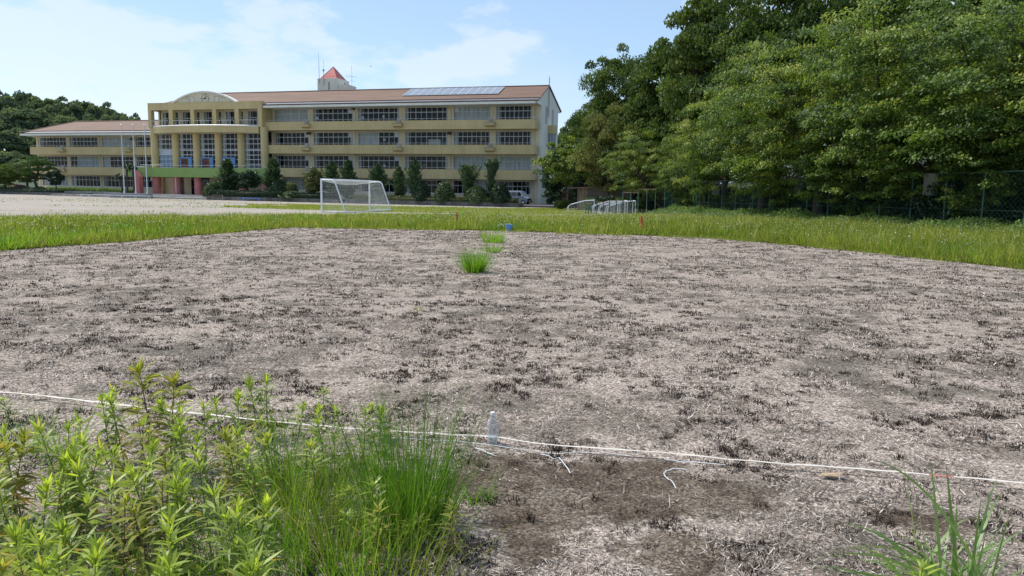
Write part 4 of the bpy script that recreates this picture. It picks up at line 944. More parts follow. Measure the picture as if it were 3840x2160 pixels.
# ------------------------------------------------------------------ planting in front of the school
def core(g, V, F, T, fn, n=10, mmz=8):
    """dark inner mass, stand-in for inner foliage, that leaf sprays stand on"""
    vs, fs = [], []
    for j in range(mmz + 1):
        for i in range(n): a = 2 * math.pi * i / n; vs.append(fn(a, j / mmz))
    for j in range(mmz):
        for i in range(n): fs.append((j * n + i, j * n + (i + 1) % n, (j + 1) * n + (i + 1) % n, (j + 1) * n + i))
    return cat((V, F, T), (np.array(vs), np.array(fs), np.zeros(len(fs)) + .12))
def conifer(seed, mat, prof, n=5200, h=5.0, r=1.0, up=1.0, leaf=.30, lump=.25):
    """flame shaped conifer: prof(t) gives the radius at height fraction t"""
    g = np.random.default_rng(seed); nb = 90
    tb = g.random(nb) ** .9; ab = g.random(nb) * 6.283
    k = g.integers(0, nb, n); s_ = g.random(n)
    pr = np.array([prof(t) for t in tb]) * (1 + g.normal(0, lump, nb)); pr = np.maximum(pr, .08)
    rad = pr[k] * r * (s_ ** .55); z = tb[k] * h * .86 + s_ * up * .75 * (0.4 + pr[k]) + g.normal(0, .06, n)
    a = ab[k] + g.normal(0, .30, n) / np.maximum(s_ + .3, .3)
    P = np.stack([rad * np.cos(a), rad * np.sin(a), np.minimum(z, h * 1.02)], 1) + g.normal(0, .05, (n, 3))
    ax = np.stack([np.cos(a) * .8, np.sin(a) * .8, np.full(n, up)], 1) + g.normal(0, .35, (n, 3))
    nr = np.stack([np.cos(a), np.sin(a), np.full(n, .6)], 1) + g.normal(0, .5, (n, 3))
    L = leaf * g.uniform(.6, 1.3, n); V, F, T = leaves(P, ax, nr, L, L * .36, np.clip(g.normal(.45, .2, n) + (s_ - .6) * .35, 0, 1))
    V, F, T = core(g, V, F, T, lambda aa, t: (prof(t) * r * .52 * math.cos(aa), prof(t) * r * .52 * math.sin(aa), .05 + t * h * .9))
    return npmesh('foliage', V, F, mat, T), h, r
def shrub(seed, mat, rx, rz, n=3600, leaf=.17, squash=2.2, wob=.06):
    g = np.random.default_rng(seed); q = nrm(g.normal(size=(n, 3))); q[:, 2] = q[:, 2] * .5 + .42
    az = np.arctan2(q[:, 1], q[:, 0]); el = q[:, 2]
    u = np.clip(el / .92, -.08, 1); rr = (1 - np.clip(u, 0, 1) ** squash) ** (1 / 2.2) * (1 + wob * np.sin(4 * az + seed) + wob * np.sin(7 * az + 9 * u)) * g.uniform(.86, 1.05, n)
    P = np.stack([rr * rx * np.cos(az), rr * rx * np.sin(az), np.clip(u, 0.02, 1) * rz * g.uniform(.93, 1.03, n)], 1)
    nr = np.stack([np.cos(az) * rr, np.sin(az) * rr, u + .1], 1) + g.normal(0, .55, (n, 3)); ax = g.normal(0, 1, (n, 3))
    L = leaf * g.uniform(.6, 1.3, n); V, F, T = leaves(P, ax, nr, L, L * .6, np.clip(g.normal(.5, .2, n) + (vnoise(P[:, 0] * 3, P[:, 2] * 3, .9, seed) - .5) * .6, 0, 1))
    V, F, T = core(g, V, F, T, lambda aa, t: ((1 - t ** squash) ** .45 * rx * .85 * math.cos(aa), (1 - t ** squash) ** .45 * rx * .85 * math.sin(aa), .02 + t * rz * .88))
    return npmesh('foliage', V, F, mat, T), rz, rx
def stemmesh(h, r): return MB().tube([(0, 0, -.3), (.03, .02, h * .5), (0, 0, h)], [r, r * .8, r * .3], 7).mesh('trunk', 'bark', smooth=True)
# planter strip with kerb and soil, in building axes (in front of the driveway)
def in_school(o): o.matrix_world = Matrix.Translation(B0) @ Matrix.Rotation(-BA, 4, 'Z'); return o
PY0, PY1 = -12.0, -9.6; PTOP = 0.12
def planter(name, xa, xb, ya, yb, top, label):
    t_ = in_school(MB().box(xa, xb, ya, ya + .18, -.6, top).box(xa, xb, yb - .18, yb, -.6, top).box(xa, xa + .18, ya + .18, yb - .18, -.6, top).box(xb - .18, xb, ya + .18, yb - .18, -.6, top).build(name, 'concrete_dark'))
    tag(t_, label, 'planter'); in_school(MB().box(xa + .18, xb - .18, ya + .18, yb - .18, -.55, top - .06).build('soil_bed', 'soil')).parent = None
    s_ = [o for o in bpy.data.objects if o.name.startswith('soil_bed')][-1]; s_.parent = t_; s_.matrix_parent_inverse = Matrix.Identity(4); s_.matrix_world = t_.matrix_world
    return t_
planter('stone_planter', -45.8, -24.4, PY0, PY1, PTOP, 'long low concrete planter with conifers left of the goal')
planter('stone_planter', -23.4, 1.2, PY0, PY1, PTOP, 'long low concrete planter with round bushes right of the goal')
planter('stone_planter', -104, -73, -9.3, -1.0, .1, 'low stone edged garden bed before the left wing')
def on_row(px, ly, py=735):
    """point on the line 'ly' metres in front of the school that shows at photo column px"""
    d = ray(px, py); n_ = np.array([math.sin(BA), math.cos(BA)]); o_ = np.array([-B0.x, -B0.y])
    t = (ly - o_ @ n_) / (d[:2] @ n_); return Vector((d[0] * t, d[1] * t, 0))
def plant(mesh_, px, topy, wpx, ly, name, label, cat_, group, zb=PTOP - .05, rz=None, trunk=True):
    me, h0, r0 = mesh_; p = on_row(px, ly); tp = at_y(px, topy, p.y); dist = math.hypot(p.x, p.y)
    h = tp.z - zb; r_ = wpx * .5 * dist / FPX
    o = thing(name, label, cat_, (p.x, p.y, zb), random.uniform(0, 6.28) if rz is None else rz, group, (r_ / r0, r_ / r0, h / h0))
    part('foliage', me, o)
    if trunk: part('trunk', STEM, o)
    return o
STEM = stemmesh(2.0, .13)
f_cone = lambda t: max(.05, (1 - t) ** .75 * 1.05 * min(1, .55 + t * 3))
f_col = lambda t: max(.05, (.55 + .45 * math.sin(math.pi * min(1, t * .9 + .25))) * (1 - t ** 5))
f_vee = lambda t: max(.08, .45 + .75 * t - 1.1 * max(0, t - .72) * 2.2)
f_top = lambda t: max(.06, .38 + .15 * math.sin(t * 9) + .75 * max(0, t - .38) * (1 - max(0, t - .72) * 3.2))
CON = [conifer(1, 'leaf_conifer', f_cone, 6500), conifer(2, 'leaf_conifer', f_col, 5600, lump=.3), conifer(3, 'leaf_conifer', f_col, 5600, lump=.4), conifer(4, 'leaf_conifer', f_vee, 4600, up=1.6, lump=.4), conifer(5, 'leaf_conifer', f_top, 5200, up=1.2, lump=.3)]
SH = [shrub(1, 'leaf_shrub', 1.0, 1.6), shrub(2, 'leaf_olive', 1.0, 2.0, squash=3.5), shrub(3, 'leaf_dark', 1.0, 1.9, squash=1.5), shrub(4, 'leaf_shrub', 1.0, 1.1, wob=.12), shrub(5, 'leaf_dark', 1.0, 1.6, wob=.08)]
c, C, d = crown_clump(90, 70, 120, 1.6, .5, 3.6, 'leaf_olive', leaf=(.2, .12), cr=(1.3, 2.2)); BR = [(c, 3.6, 1.6)]
c, C, d = crown_clump(91, 60, 110, 1.6, .9, 3.2, 'leaf_dark', leaf=(.2, .12), cr=(1.2, 2.0)); BR.append((c, 3.2, 1.6))
CG, SG = 'clipped conifers in front of the school', 'clipped bushes in front of the school'
plant(CON[0], 858, 586, 90, -9.0, 'conifer', 'broad cone shaped conifer before the right end of the green canopy', 'conifer', CG)
plant(CON[0], 1026, 581, 84, -9.4, 'conifer', 'broad dark conifer beside the pink corner column', 'conifer', CG)
plant(CON[2], 1248, 591, 56, -10, 'conifer', 'dark conifer rising behind the left part of the goal net', 'conifer', CG)
plant(CON[0], 1308, 589, 76, -10, 'conifer', 'full conifer rising behind the middle of the goal net', 'conifer', CG)
plant(CON[1], 1418, 602, 60, -10, 'conifer', 'conifer rising just right of the goal crossbar', 'conifer', CG)
plant(CON[1], 1496, 612, 48, -10, 'conifer', 'slim columnar conifer left of the twin windows', 'conifer', CG)
plant(CON[2], 1558, 584, 54, -10, 'conifer', 'tallest slim conifer beside the dark pointed bush', 'conifer', CG)
plant(CON[3], 1754, 626, 62, -10, 'conifer', 'ragged vase shaped conifer between two pale round bushes', 'conifer', CG)
plant(CON[4], 1842, 599, 60, -10, 'conifer', 'top heavy conifer on a narrow waist nearest the van', 'conifer', CG)
plant(BR[1], 928, 642, 104, -9.2, 'small_tree', 'dark spreading small tree before the green canopy', 'tree', 'garden trees')
plant(BR[0], 1181, 634, 86, -10, 'small_tree', 'yellowish green lumpy tree left of the goal', 'tree', 'garden trees')
plant(SH[0], 797, 684, 60, -9.5, 'round_bush', 'pale round bush beside the entrance steps', 'bush', SG, trunk=False)
plant(SH[1], 1090, 683, 50, -9.8, 'round_bush', 'olive dome topped bush left of the goal', 'bush', SG, trunk=False)
plant(SH[3], 1092, 716, 72, -11, 'round_bush', 'low spreading pale bush below the olive dome', 'bush', SG, trunk=False)
plant(SH[4], 1045, 672, 70, -10.2, 'round_bush', 'dark bush at the foot of the broad dark conifer', 'bush', SG, trunk=False)
plant(SH[0], 1256, 690, 36, -10.6, 'round_bush', 'small pale bush seen through the goal net', 'bush', SG, trunk=False)
plant(SH[2], 1583, 684, 66, -11, 'round_bush', 'dark pointed bush below the tallest slim conifer', 'bush', SG, trunk=False)
plant(SH[0], 1667, 682, 76, -11, 'round_bush', 'pale egg shaped bush on the left of the ragged conifer', 'bush', SG, trunk=False)
plant(SH[3], 1789, 698, 78, -11, 'round_bush', 'pale round bush on the right of the ragged conifer', 'bush', SG, trunk=False)
plant(SH[4], 1875, 691, 74, -11.2, 'round_bush', 'dark round bush beside the silver van', 'bush', SG, trunk=False)
def hedge(xa, xb, ya, yb, z0, z1, mat, label, n, leaf=.14, nm='hedge'):
    g = np.random.default_rng(int(abs(xa) * 10)); a = np.array([(xb - xa) * (yb - ya), (xb - xa) * (z1 - z0) * 1.3, (yb - ya) * (z1 - z0)]); w = g.choice(3, n, p=a / a.sum())
    P = np.stack([g.uniform(xa, xb, n), g.uniform(ya, yb, n), g.uniform(z0, z1, n)], 1); nr = np.zeros((n, 3))
    P[w == 0, 2] = z1; nr[w == 0, 2] = 1; P[w == 1, 1] = ya; nr[w == 1, 1] = -1; P[w == 2, 0] = np.where(g.random((w == 2).sum()) < .5, xa, xb); 
    P += g.normal(0, .06, (n, 3)); P[:, 2] += (vnoise(P[:, 0], P[:, 1], .8, 3) - .5) * .25
    L = leaf * g.uniform(.6, 1.3, n); V, F, T = leaves(P, g.normal(0, 1, (n, 3)), nr + g.normal(0, .6, (n, 3)), L, L * .6, np.clip(g.normal(.45, .22, n), 0, 1))
    cv = np.array([(x, y, z) for z in (z0, z1 - .1) for x, y in ((xa + .08, ya + .08), (xb - .08, ya + .08), (xb - .08, yb - .08), (xa + .08, yb - .08))])
    cf = np.array([(0, 1, 5, 4), (1, 2, 6, 5), (2, 3, 7, 6), (3, 0, 4, 7), (4, 5, 6, 7)]); V, F, T = cat((V, F, T), (cv, cf, np.full(5, .15)))
    return tag(in_school(link(nm, npmesh(nm, V, F, mat, T))), label, 'hedge' if nm == 'hedge' else 'plants', 'hedges along the school')
hedge(-45.6, -33.5, -11.7, -10.6, .05, .95, 'leaf_dark', 'dark clipped hedge between the entrance steps and the olive bush', 9000)
hedge(-32.8, -24.8, -11.7, -10.6, .05, .80, 'leaf_dark', 'dark clipped hedge behind the left goal post', 6000)
hedge(-23.0, 0.8, -11.7, -10.6, .05, .62, 'leaf_olive', 'low olive hedge with sunlit top between the round bushes', 12000)
hedge(-104, -76.5, -9.0, -7.6, .0, .55, 'leaf_dark', 'low dark hedge along the front of the left garden', 9000)
tag(hedge(-86.5, -68.0, -2.6, -1.2, -.1, .75, 'leaf_kudzu', 'band of pale leafy ground cover under the left wing windows', 7000, .2, 'ground_cover'), kind='stuff')
in_school(tag(MB().box(-84, -67.5, -5.6, -5.2, -.3, .35).build('low_wall', 'concrete'), 'low grey retaining wall before the left wing', 'wall'))
in_school(tag(MB().box(-76, -60.5, -10.6, -7.6, -.6, -.05).box(-76, -60.5, -11.4, -10.602, -.6, -.26).build('stone_steps', 'concrete'), 'low stone steps between the left garden and the flagpoles', 'steps'))

# pine, boulder, dark shrub, palms in the left garden
def pine():
    p = on_row(138, -5.0, 715); o = thing('pine_tree', 'trained pine with flat cloud shaped pads and a bent trunk', 'tree', (p.x, p.y, 0), 0, 'garden trees')
    sc = p.length / FPX
    def L(px, py, dy=0): q = at_y(px, py, p.y); return Vector((q.x - p.x, dy, q.z))
    m = MB(); tr = [L(139, 722), L(137, 700), L(131, 680), L(140, 655), L(146, 630), L(141, 605)]
    m.tube(tr, [.28, .22, .20, .18, .14, .06], 8)
    pads = [(142, 598, 30, 0), (120, 615, 24, .5), (168, 612, 24, -.4), (105, 640, 22, .2), (182, 634, 20, .6), (135, 622, 30, -.9), (160, 640, 26, -.9), (95, 660, 20, -.3), (120, 655, 22, -1.0), (178, 662, 20, -.5), (150, 618, 30, 1.0), (190, 655, 14, .2), (112, 680, 15, -.3), (165, 672, 14, -.4)]
    g = np.random.default_rng(3); Vs = []
    for (x, y, w, dy) in pads:
        c = L(x, y, dy); r_ = w * sc; n = int(420 * w / 24)
        a = g.random(n) * 6.283; rr = np.sqrt(g.random(n)) * r_; hz = (1 - (rr / r_) ** 2) * r_ * .42 * g.uniform(.2, 1.05, n)
        P = np.stack([c.x + rr * np.cos(a), c.y + rr * np.sin(a), c.z + hz], 1)
        ax = np.stack([np.cos(a) * .7, np.sin(a) * .7, np.full(n, .8)], 1) + g.normal(0, .4, (n, 3)); ln = .34 * g.uniform(.6, 1.2, n)
        Vs.append(leaves(P, ax, g.normal(0, 1, (n, 3)) + np.array([0, 0, .8]), ln, ln * .45, np.clip(g.normal(.5, .2, n) + hz / r_ * .4, 0, 1)))
        m.tube([tr[3] if y > 630 else tr[4], (tr[3] + c) / 2 + Vector((0, 0, .1)), c], [.09, .07, .03], 5)
    V, F, T = cat(*Vs); part('foliage', npmesh('foliage', V, F, 'leaf_pine', T), o); part('trunk', m.mesh('trunk', 'bark', True), o)
pine()
p = on_row(87, -5.2, 715); o = link('boulder', None); 
g = np.random.default_rng(8); m = MB(); pts = [(-.95, -.6), (.55, -.7), (1.15, .1), (.6, .8), (-.7, .7)]
top = [(-1.05, -.3, 1.35), (.35, -.3, 1.2), (.55, .2, 1.0), (.3, .6, 1.1), (-.7, .5, 1.25)]
m.add([(x, y, -.2) for x, y in pts] + top + [(-.3, .1, 1.48)], [(i, (i + 1) % 5, 5 + (i + 1) % 5, 5 + i) for i in range(5)] + [(5 + i, 5 + (i + 1) % 5, 10) for i in range(5)])
bpy.data.objects.remove(o); bo = m.build('boulder', 'rock', bevel=.12, loc=(p.x, p.y, 0)); tag(bo, 'big dark slanting boulder in the left garden', 'boulder')
plant(BR[1], 212, 638, 50, -5.5, 'small_tree', 'dark narrow broadleaf tree right of the trained pine', 'tree', 'garden trees', 0.0)
plant(SH[3], 152, 700, 40, -4.5, 'round_bush', 'low pale bush behind the pine trunk', 'bush', SG, 0, trunk=False)
plant(SH[1], 55, 690, 60, -4.0, 'round_bush', 'leafy bush left of the boulder', 'bush', SG, 0, trunk=False)
plant(SH[3], 15, 695, 60, -3.5, 'round_bush', 'leafy bush at the left edge of the garden', 'bush', SG, 0, trunk=False)
def palm(px, by, tx, ty, w, label):
    p = on_row(px, -5.5, by); o = thing('palm', label, 'palm', (p.x, p.y, 0), 0, 'palms beside the flagpoles'); q = at_y(tx, ty, p.y); h = q.z; dx = q.x - p.x
    part('trunk', MB().tube([(0, 0, -.2), (dx * .2, 0, h * .4), (dx, 0, h)], [.17, .16, .13], 8).mesh('trunk', 'bark', True), o)
    g = np.random.default_rng(px); n = 340; a = g.random(n) * 6.283; k = g.integers(0, 14, n); ak = k * .449 * 1.0 + 0; el = g.uniform(-.5, .9, 14)[k]
    hub = np.stack([np.cos(ak) * np.cos(el), np.sin(ak) * np.cos(el), np.sin(el)], 1); D = hub + g.normal(0, .35, (n, 3))
    P = np.array([dx, 0, h]) + hub * w * .35
    V, F, T = strips(P, D, w * g.uniform(.6, .95, n), .09, .35, np.clip(g.normal(.4, .2, n), 0, 1), 2, [1, .8, .1]); part('foliage', npmesh('foliage', V, F, 'leaf_conifer', T), o)
palm(461, 719, 447, 662, .75, 'shortest palm left of the first flagpole'); palm(478, 719, 475, 624, .85, 'palm with the thickest crown between two flagpoles'); palm(503, 718, 497, 628, .8, 'leaning palm behind the middle flagpole')

# flagpoles on their brick base
fb_ = in_school(tag(MB().box(-62.9, -55.6, -12.6, -11.6, -.6, .22).box(-62.95, -55.55, -12.65, -11.55, .222, .30).build('brick_plinth', 'grey_brick'), 'low grey brick wall carrying the three flagpoles', 'wall'))
for (bx, tx, ty, lb) in ((467, 457, 466, 'left of the three white flagpoles'), (510, 498.5, 466, 'middle one of the three white flagpoles'), (553, 541, 465, 'right of the three white flagpoles')):
    p = on_row(bx, -12.1, 728); o = thing('flagpole', lb, 'flagpole', (p.x, p.y, .3), 0, 'flagpoles before the entrance'); h = at_y(tx, ty, p.y).z - .3
    MB().tube([(0, 0, 0), (0, 0, h * .5), (0, 0, h - .15)], [.075, .065, .04], 10).build('pole', 'alu', o, smooth=True)
    MB().lathe([(.03, 0), (.16, .05), (.16, .12), (.05, .18)], 10, (0, 0, h - .17)).build('finial', 'white_metal', o, smooth=True)
    MB().tube([(.09, -.02, 1.0), (.09, -.02, h - .2)], .012, 5).build('halyard', 'steel_dark', o); MB().lathe([(.14, 0), (.14, .25), (.10, .3)], 10).build('collar', 'steel', o, smooth=True)

# benches and frames along the playground edge
def bench(px0, px1, py, ly, h, label, mat, cat_='bench', dp=.35):
    a, b = on_row(px0, ly, py), on_row(px1, ly, py); w = (b - a).length; z = gz(0, a.y)
    o = thing('bench' if cat_ == 'bench' else 'metal_frame', label, cat_, (a.x, a.y, z), -BA)
    MB().box(0, w, -dp / 2, dp / 2, h - .06, h).build('seat' if cat_ == 'bench' else 'top_bar', mat, o)
    n = max(2, int(w / 2) + 1)
    for i in range(n):
        for s_ in (-1, 1): MB().box(w * (i / (n - 1)) * .96 + .02, w * (i / (n - 1)) * .96 + .08, s_ * dp * .4 - .03, s_ * dp * .4 + .03, 0, h - .061).build('leg', mat, o)
bench(304, 334, 736, -12.2, .45, 'short white bench before the left garden steps', 'white_metal')
bench(407, 566, 741, -13.4, .42, 'long white bench before the flagpole base', 'white_metal')
bench(910, 974, 751, -13.0, .42, 'blue and white bench before the conifer hedge', 'blue_plastic')
bench(795, 836, 748, -13.0, .75, 'low rusty pipe frame at the end of the entrance steps', 'rusty_bar', 'frame', .06)

# ------------------------------------------------------------------ soccer goal
def goal():
    A = Vector((-14.42, 55.3, gz(0, 55.3))); rz = math.atan2(7.0, 2.25)
    o = thing('soccer_goal', 'white full size soccer goal with hexagon net standing side on', 'soccer goal', A, rz)
    Wd, Hh, D1, D0 = 7.32, 2.44, 1.15, 2.0     # local: x along the mouth, -y = behind
    def tb(nm, pts, r=.055): MB().tube(pts, r, 10).build(nm, 'goal_white', o, smooth=True)
    tb('post', [(0, 0, 0), (0, 0, Hh)], .07); tb('post', [(Wd, 0, 0), (Wd, 0, Hh)], .07); tb('crossbar', [(-.06, 0, Hh), (Wd + .06, 0, Hh)], .07)
    for x in (0, Wd):
        tb('stay', [(x, -.07, Hh - .02), (x, -D1 + .25, Hh - .03), (x, -D1 - .02, Hh - .18), (x, -D0, .06)], .05); tb('base_bar', [(x, -.08, .05), (x, -D0, .05)], .045)
    tb('base_bar', [(0, -D0, .05), (Wd, -D0, .05)], .045)
    # net of hexagonal cells: sheets mapped from (u, v)
    segs = []
    def hexes(w, h, cell=.135):
        out_ = []; a = cell / math.sqrt(3); nxx = int(w / cell) + 1; nyy = int(h / (1.5 * a)) + 1
        for j in range(nyy):
            for i in range(nxx):
                cx_ = (i + .5 * (j % 2)) * cell; cy_ = j * 1.5 * a
                P = [(cx_ + a * math.cos(R(90 + 60 * k)), cy_ + a * math.sin(R(90 + 60 * k))) for k in range(6)]
                for k in (0, 1, 5): out_.append((P[k], P[(k + 1) % 6]))
        return [(p, q) for p, q in out_ if 0 <= p[0] <= w and 0 <= q[0] <= w and 0 <= p[1] <= h and 0 <= q[1] <= h]
    back_len = math.hypot(D0 - D1, Hh)
    def back(u, v): t = v / back_len; return (u, -D0 + (D0 - D1) * t + .12 * math.sin(t * 3.1) , Hh * t + .02)
    def topf(u, v): t = v / D1; return (u, -D1 + v, Hh - .05 - .32 * math.sin(math.pi * u / Wd) ** .8 * (t ** 1.2) - .05 * math.sin(3.14 * t))
    for p, q in hexes(Wd, back_len): segs.append((back(*p), back(*q)))
    for p, q in hexes(Wd, D1 - .05): segs.append((topf(*p), topf(*q)))
    for x in (0.0, Wd):
        for p, q in hexes(D0, Hh):
            lim = lambda v: -D0 + (D0 - D1) * v / Hh
            if -p[0] >= lim(p[1]) and -q[0] >= lim(q[1]): segs.append(((x, -p[0], p[1] + .02), (x, -q[0], q[1] + .02)))
    for i in range(40): segs.append((topf(Wd * i / 40, D1 - .03), topf(Wd * (i + 1) / 40, D1 - .03)))
    Sg = np.array(segs); n = len(Sg); d = nrm(Sg[:, 1] - Sg[:, 0]); a = nrm(np.cross(d, np.array([.31, .52, .79]))); b = np.cross(d, a); r_ = .0045
    ring = [a * math.cos(k * 2.0944) * r_ + b * math.sin(k * 2.0944) * r_ for k in range(3)]
    V = np.stack([Sg[:, 0] + ring[0], Sg[:, 0] + ring[1], Sg[:, 0] + ring[2], Sg[:, 1] + ring[0], Sg[:, 1] + ring[1], Sg[:, 1] + ring[2]], 1).reshape(-1, 3)
    bi = (np.arange(n) * 6)[:, None]; F = np.concatenate([bi + np.array([[0, 1, 4, 3]]), bi + np.array([[1, 2, 5, 4]]), bi + np.array([[2, 0, 3, 5]])], 0)
    part('net', npmesh('net', V, F, 'net'), o)
    if o: o.scale = (1, 1, 1)
goal()

# small goals stored before the shed
def stored_goal(p, rz, w, label):
    o = thing('small_goal', label, 'small goal', p, rz, 'small goals stored by the shed')
    for y in (0, w):
        MB().tube([(0, y, 0), (0, y, 1.2)], .026, 8).build('post', 'alu', o, smooth=True)
        MB().tube([(0, y, 1.2), (-.9, y, 1.12), (-2.1, y, .78), (-2.35, y, .62), (-2.42, y, .45), (-2.42, y, -.05)], .028, 8).build('side_bar', 'alu', o, smooth=True)
    MB().tube([(0, 0, 1.2), (0, w, 1.2)], .035, 8).build('crossbar', 'alu', o, smooth=True)
    m = MB()
    for k in range(18):
        t = k / 17; z = 1.2 - .35 * t ** 1.5; m.tube([(-2.3 * t, 0, z), (-2.3 * t * .9 - .15, .02, .05)], .003, 3, caps=False)
    for k in range(9): zz = .1 + k * .12; m.tube([(0, 0, zz), (-2.2, 0, zz * .7)], .003, 3, caps=False)
    m.build('net', 'net', o)
pz = lambda x, y: Vector((x, y, gz(x, y)))
stored_goal(pz(7.3, 66.5), R(-6), 3.0, 'white small goal set apart on the left before the shed')
for i, (x, y) in enumerate(((9.55, 66.0), (10.1, 65.2), (10.7, 64.5))):
    stored_goal(pz(x, y), R(-4), 2.6, ['rearmost of the three nested white small goals', 'middle one of the three nested white small goals', 'front one of the three nested white small goals'][i])

# stepped exercise bars
hb = thing('horizontal_bars', 'green steel exercise bars stepping up towards the right', 'exercise bars', (0, 0, 0))
steps_ = [(2197, 2218, 763), (2239, 2286, 758), (2286.01, 2337, 752), (2337.01, 2395, 722), (2395.01, 2460, 710)]
def on_bar(px, py): return at_y(px, py, 60 + (px - 2197) / 263 * 2.5)
seen = []
for (a, b, ty) in steps_:
    pa, pb = on_bar(a, ty), on_bar(b, ty); mid = (pa + pb) / 2
    MB().tube([pa, pb], .028, 8).build('bar', 'rusty_bar', hb, smooth=True)
    for q in (pa, mid, pb):
        if any((q - s_).length < .3 and s_.z >= q.z for s_ in seen): continue
        seen.append(q); MB().tube([(q.x, q.y + .03, gz(q.x, q.y) - .1), (q.x, q.y + .03, q.z + .03)], .04, 8).build('post', 'green_steel', hb, smooth=True)
for (x0, y0, x1, y1) in ((2365, 740, 2390, 790), (2430, 720, 2490, 800)):
    MB().tube([on_bar(x0, y0), on_bar(x1, y1)], .025, 6).build('brace', 'green_steel', hb)

# green framed net panel
a, b, c_, d_ = at_y(2492, 795, 66), at_y(2541, 798, 66), at_y(2543, 674, 66.3), at_y(2495, 677, 66.3)
gp = thing('net_panel', 'tall green net panel in a steel frame among the trees', 'net panel', (0, 0, 0))
fm_ = MB().tube([a, d_, d_ * .9 + c_ * .1, c_, b, a], .035, 8).build('frame', 'green_steel', gp, smooth=True)
m = MB()
for k in range(1, 24): t = k / 24; m.tube([a.lerp(b, t), d_.lerp(c_, t)], .012, 4, caps=False)
for k in range(1, 56): t = k / 56; m.tube([a.lerp(d_, t), b.lerp(c_, t)], .012, 4, caps=False)
m.build('netting', 'green_net', gp)

# wire fence along the wood
fn = thing('wire_fence', 'tall green wire fence on steel posts along the edge of the wood', 'fence', (0, 0, 0))
def on_fence(px, py=840):
    d = ray(px, py); k = d[0] / d[1]; y = (21.87 + 34.25 * .2115) / (k + .2115); return Vector((k * y, y, gz(0, y)))
FH = 2.95
fp = [on_fence(px) for px in (4250, 4020, 3838, 3678, 3536, 3410, 3293, 3198, 3100, 3021, 2948, 2881, 2818, 2753, 2702, 2653, 2608, 2568, 2530)]
for q in fp: MB().tube([(q.x, q.y, q.z - .2), (q.x, q.y, q.z + FH)], .04, 8).build('post', 'green_steel', fn, smooth=True)
MB().tube([(q.x, q.y, q.z + FH) for q in fp], .03, 6).build('top_rail', 'green_steel', fn)
MB().tube([(q.x, q.y, q.z + 1.2) for q in fp], .012, 5).build('tension_wire', 'green_steel', fn)
P0, P1 = fp[0], fp[-1]; Lf = (P1 - P0).length; segs = []; ncell = int(Lf / .26)
def fpt(u, z): q = P0.lerp(P1, min(max(u / Lf, 0), 1)); return (q.x, q.y + .05, gz(0, q.y) + z)
for i in range(-12, ncell):
    for s_ in (1, -1):
        u0 = i * .26 if s_ > 0 else i * .26 + FH
        u1 = u0 + s_ * FH
        if -.1 < min(u0, u1) and max(u0, u1) < Lf: segs.append((fpt(u0, .05), fpt(u1, FH)))
Sg = np.array(segs); n = len(Sg); d = nrm(Sg[:, 1] - Sg[:, 0]); a = nrm(np.cross(d, np.array([.3, .9, .1]))); b = np.cross(d, a); r_ = .004
ring = [a * math.cos(k * 2.0944) * r_ + b * math.sin(k * 2.0944) * r_ for k in range(3)]
V = np.stack([Sg[:, 0] + ring[0], Sg[:, 0] + ring[1], Sg[:, 0] + ring[2], Sg[:, 1] + ring[0], Sg[:, 1] + ring[1], Sg[:, 1] + ring[2]], 1).reshape(-1, 3)
bi = (np.arange(n) * 6)[:, None]; F = np.concatenate([bi + np.array([[0, 1, 4, 3]]), bi + np.array([[1, 2, 5, 4]]), bi + np.array([[2, 0, 3, 5]])], 0)
part('wire_mesh', npmesh('wire_mesh', V, F, 'green_steel'), fn)
# boards hung on the fence
def board(pl, pr, pt, pb, label, ring=False, mat='board'):
    q = on_fence((pl + pr) / 2, pb); a, b = at_y(pl, pb, q.y - .25), at_y(pr, pb, q.y - .25); w = b.x - a.x; h = at_y(pl, pt, q.y - .25).z - a.z
    o = thing('sign_board', label, 'sign board', (a.x, a.y, a.z)); r = .1
    pts = [(0, 0), (w, 0)] + [(w - r + r * math.cos(t), h - r + r * math.sin(t)) for t in np.linspace(0, 1.57, 5)] + [(r + r * math.cos(t), h - r + r * math.sin(t)) for t in np.linspace(1.57, 3.14, 5)]
    MB().prism(pts, 'y', 0, .03).build('panel', mat, o)
    if ring:
        m = MB(); cx_, cz_ = w * .55, h * .52
        m.tube([(cx_ + w * .27 * math.cos(t), -.004, cz_ + h * .33 * math.sin(t)) for t in np.linspace(0, 6.2832, 25)], .035, 6); m.build('ring_mark', 'steel_dark', o)
board(2671, 2697, 681, 731, 'weathered pale board with a dark ring mark hung on the fence', True, 'concrete')
board(3461, 3514, 650, 732, 'plain pale grey board half hidden by cherry leaves on the fence', mat='concrete')
board(2979, 3010, 664, 728, 'dull grey board half hidden by leaves at the far fence', mat='gutter')

# shed and barn under the trees
sh = thing('shed', 'weathered shed with pale slats and a dull metal wall under the trees', 'shed', pz(6.9, 79.5), R(-14))
MB().box(1.0, 5.8, .0, 3.5, 0, 2.5).build('wall', 'shed_metal', sh)
for k in range(7): MB().box(.0 + k * .15, .09 + k * .15, -.03, .0, 0, 2.45).build('slat', 'shed_slat', sh)
MB().box(.0, .98, .02, 3.5, 0, 2.45).build('side_room', 'barn_wood', sh)
m = MB(); m.prism([(-1.0, 2.35), (6.2, 2.75), (6.2, 2.83), (-1.0, 2.43)], 'y', -.5, 4.0); m.build('roof', 'shed_roof', sh)
bn = thing('barn', 'dark brown wooden lean-to in the shade behind the young cherry', 'barn', pz(6.0, 92), R(-14))
MB().box(0, 4, 0, 3, 0, 2.2).build('wall', 'barn_wood', bn); MB().box(-.3, 4.3, -.4, 3.2, 2.21, 2.32).build('roof', 'barn_wood', bn)

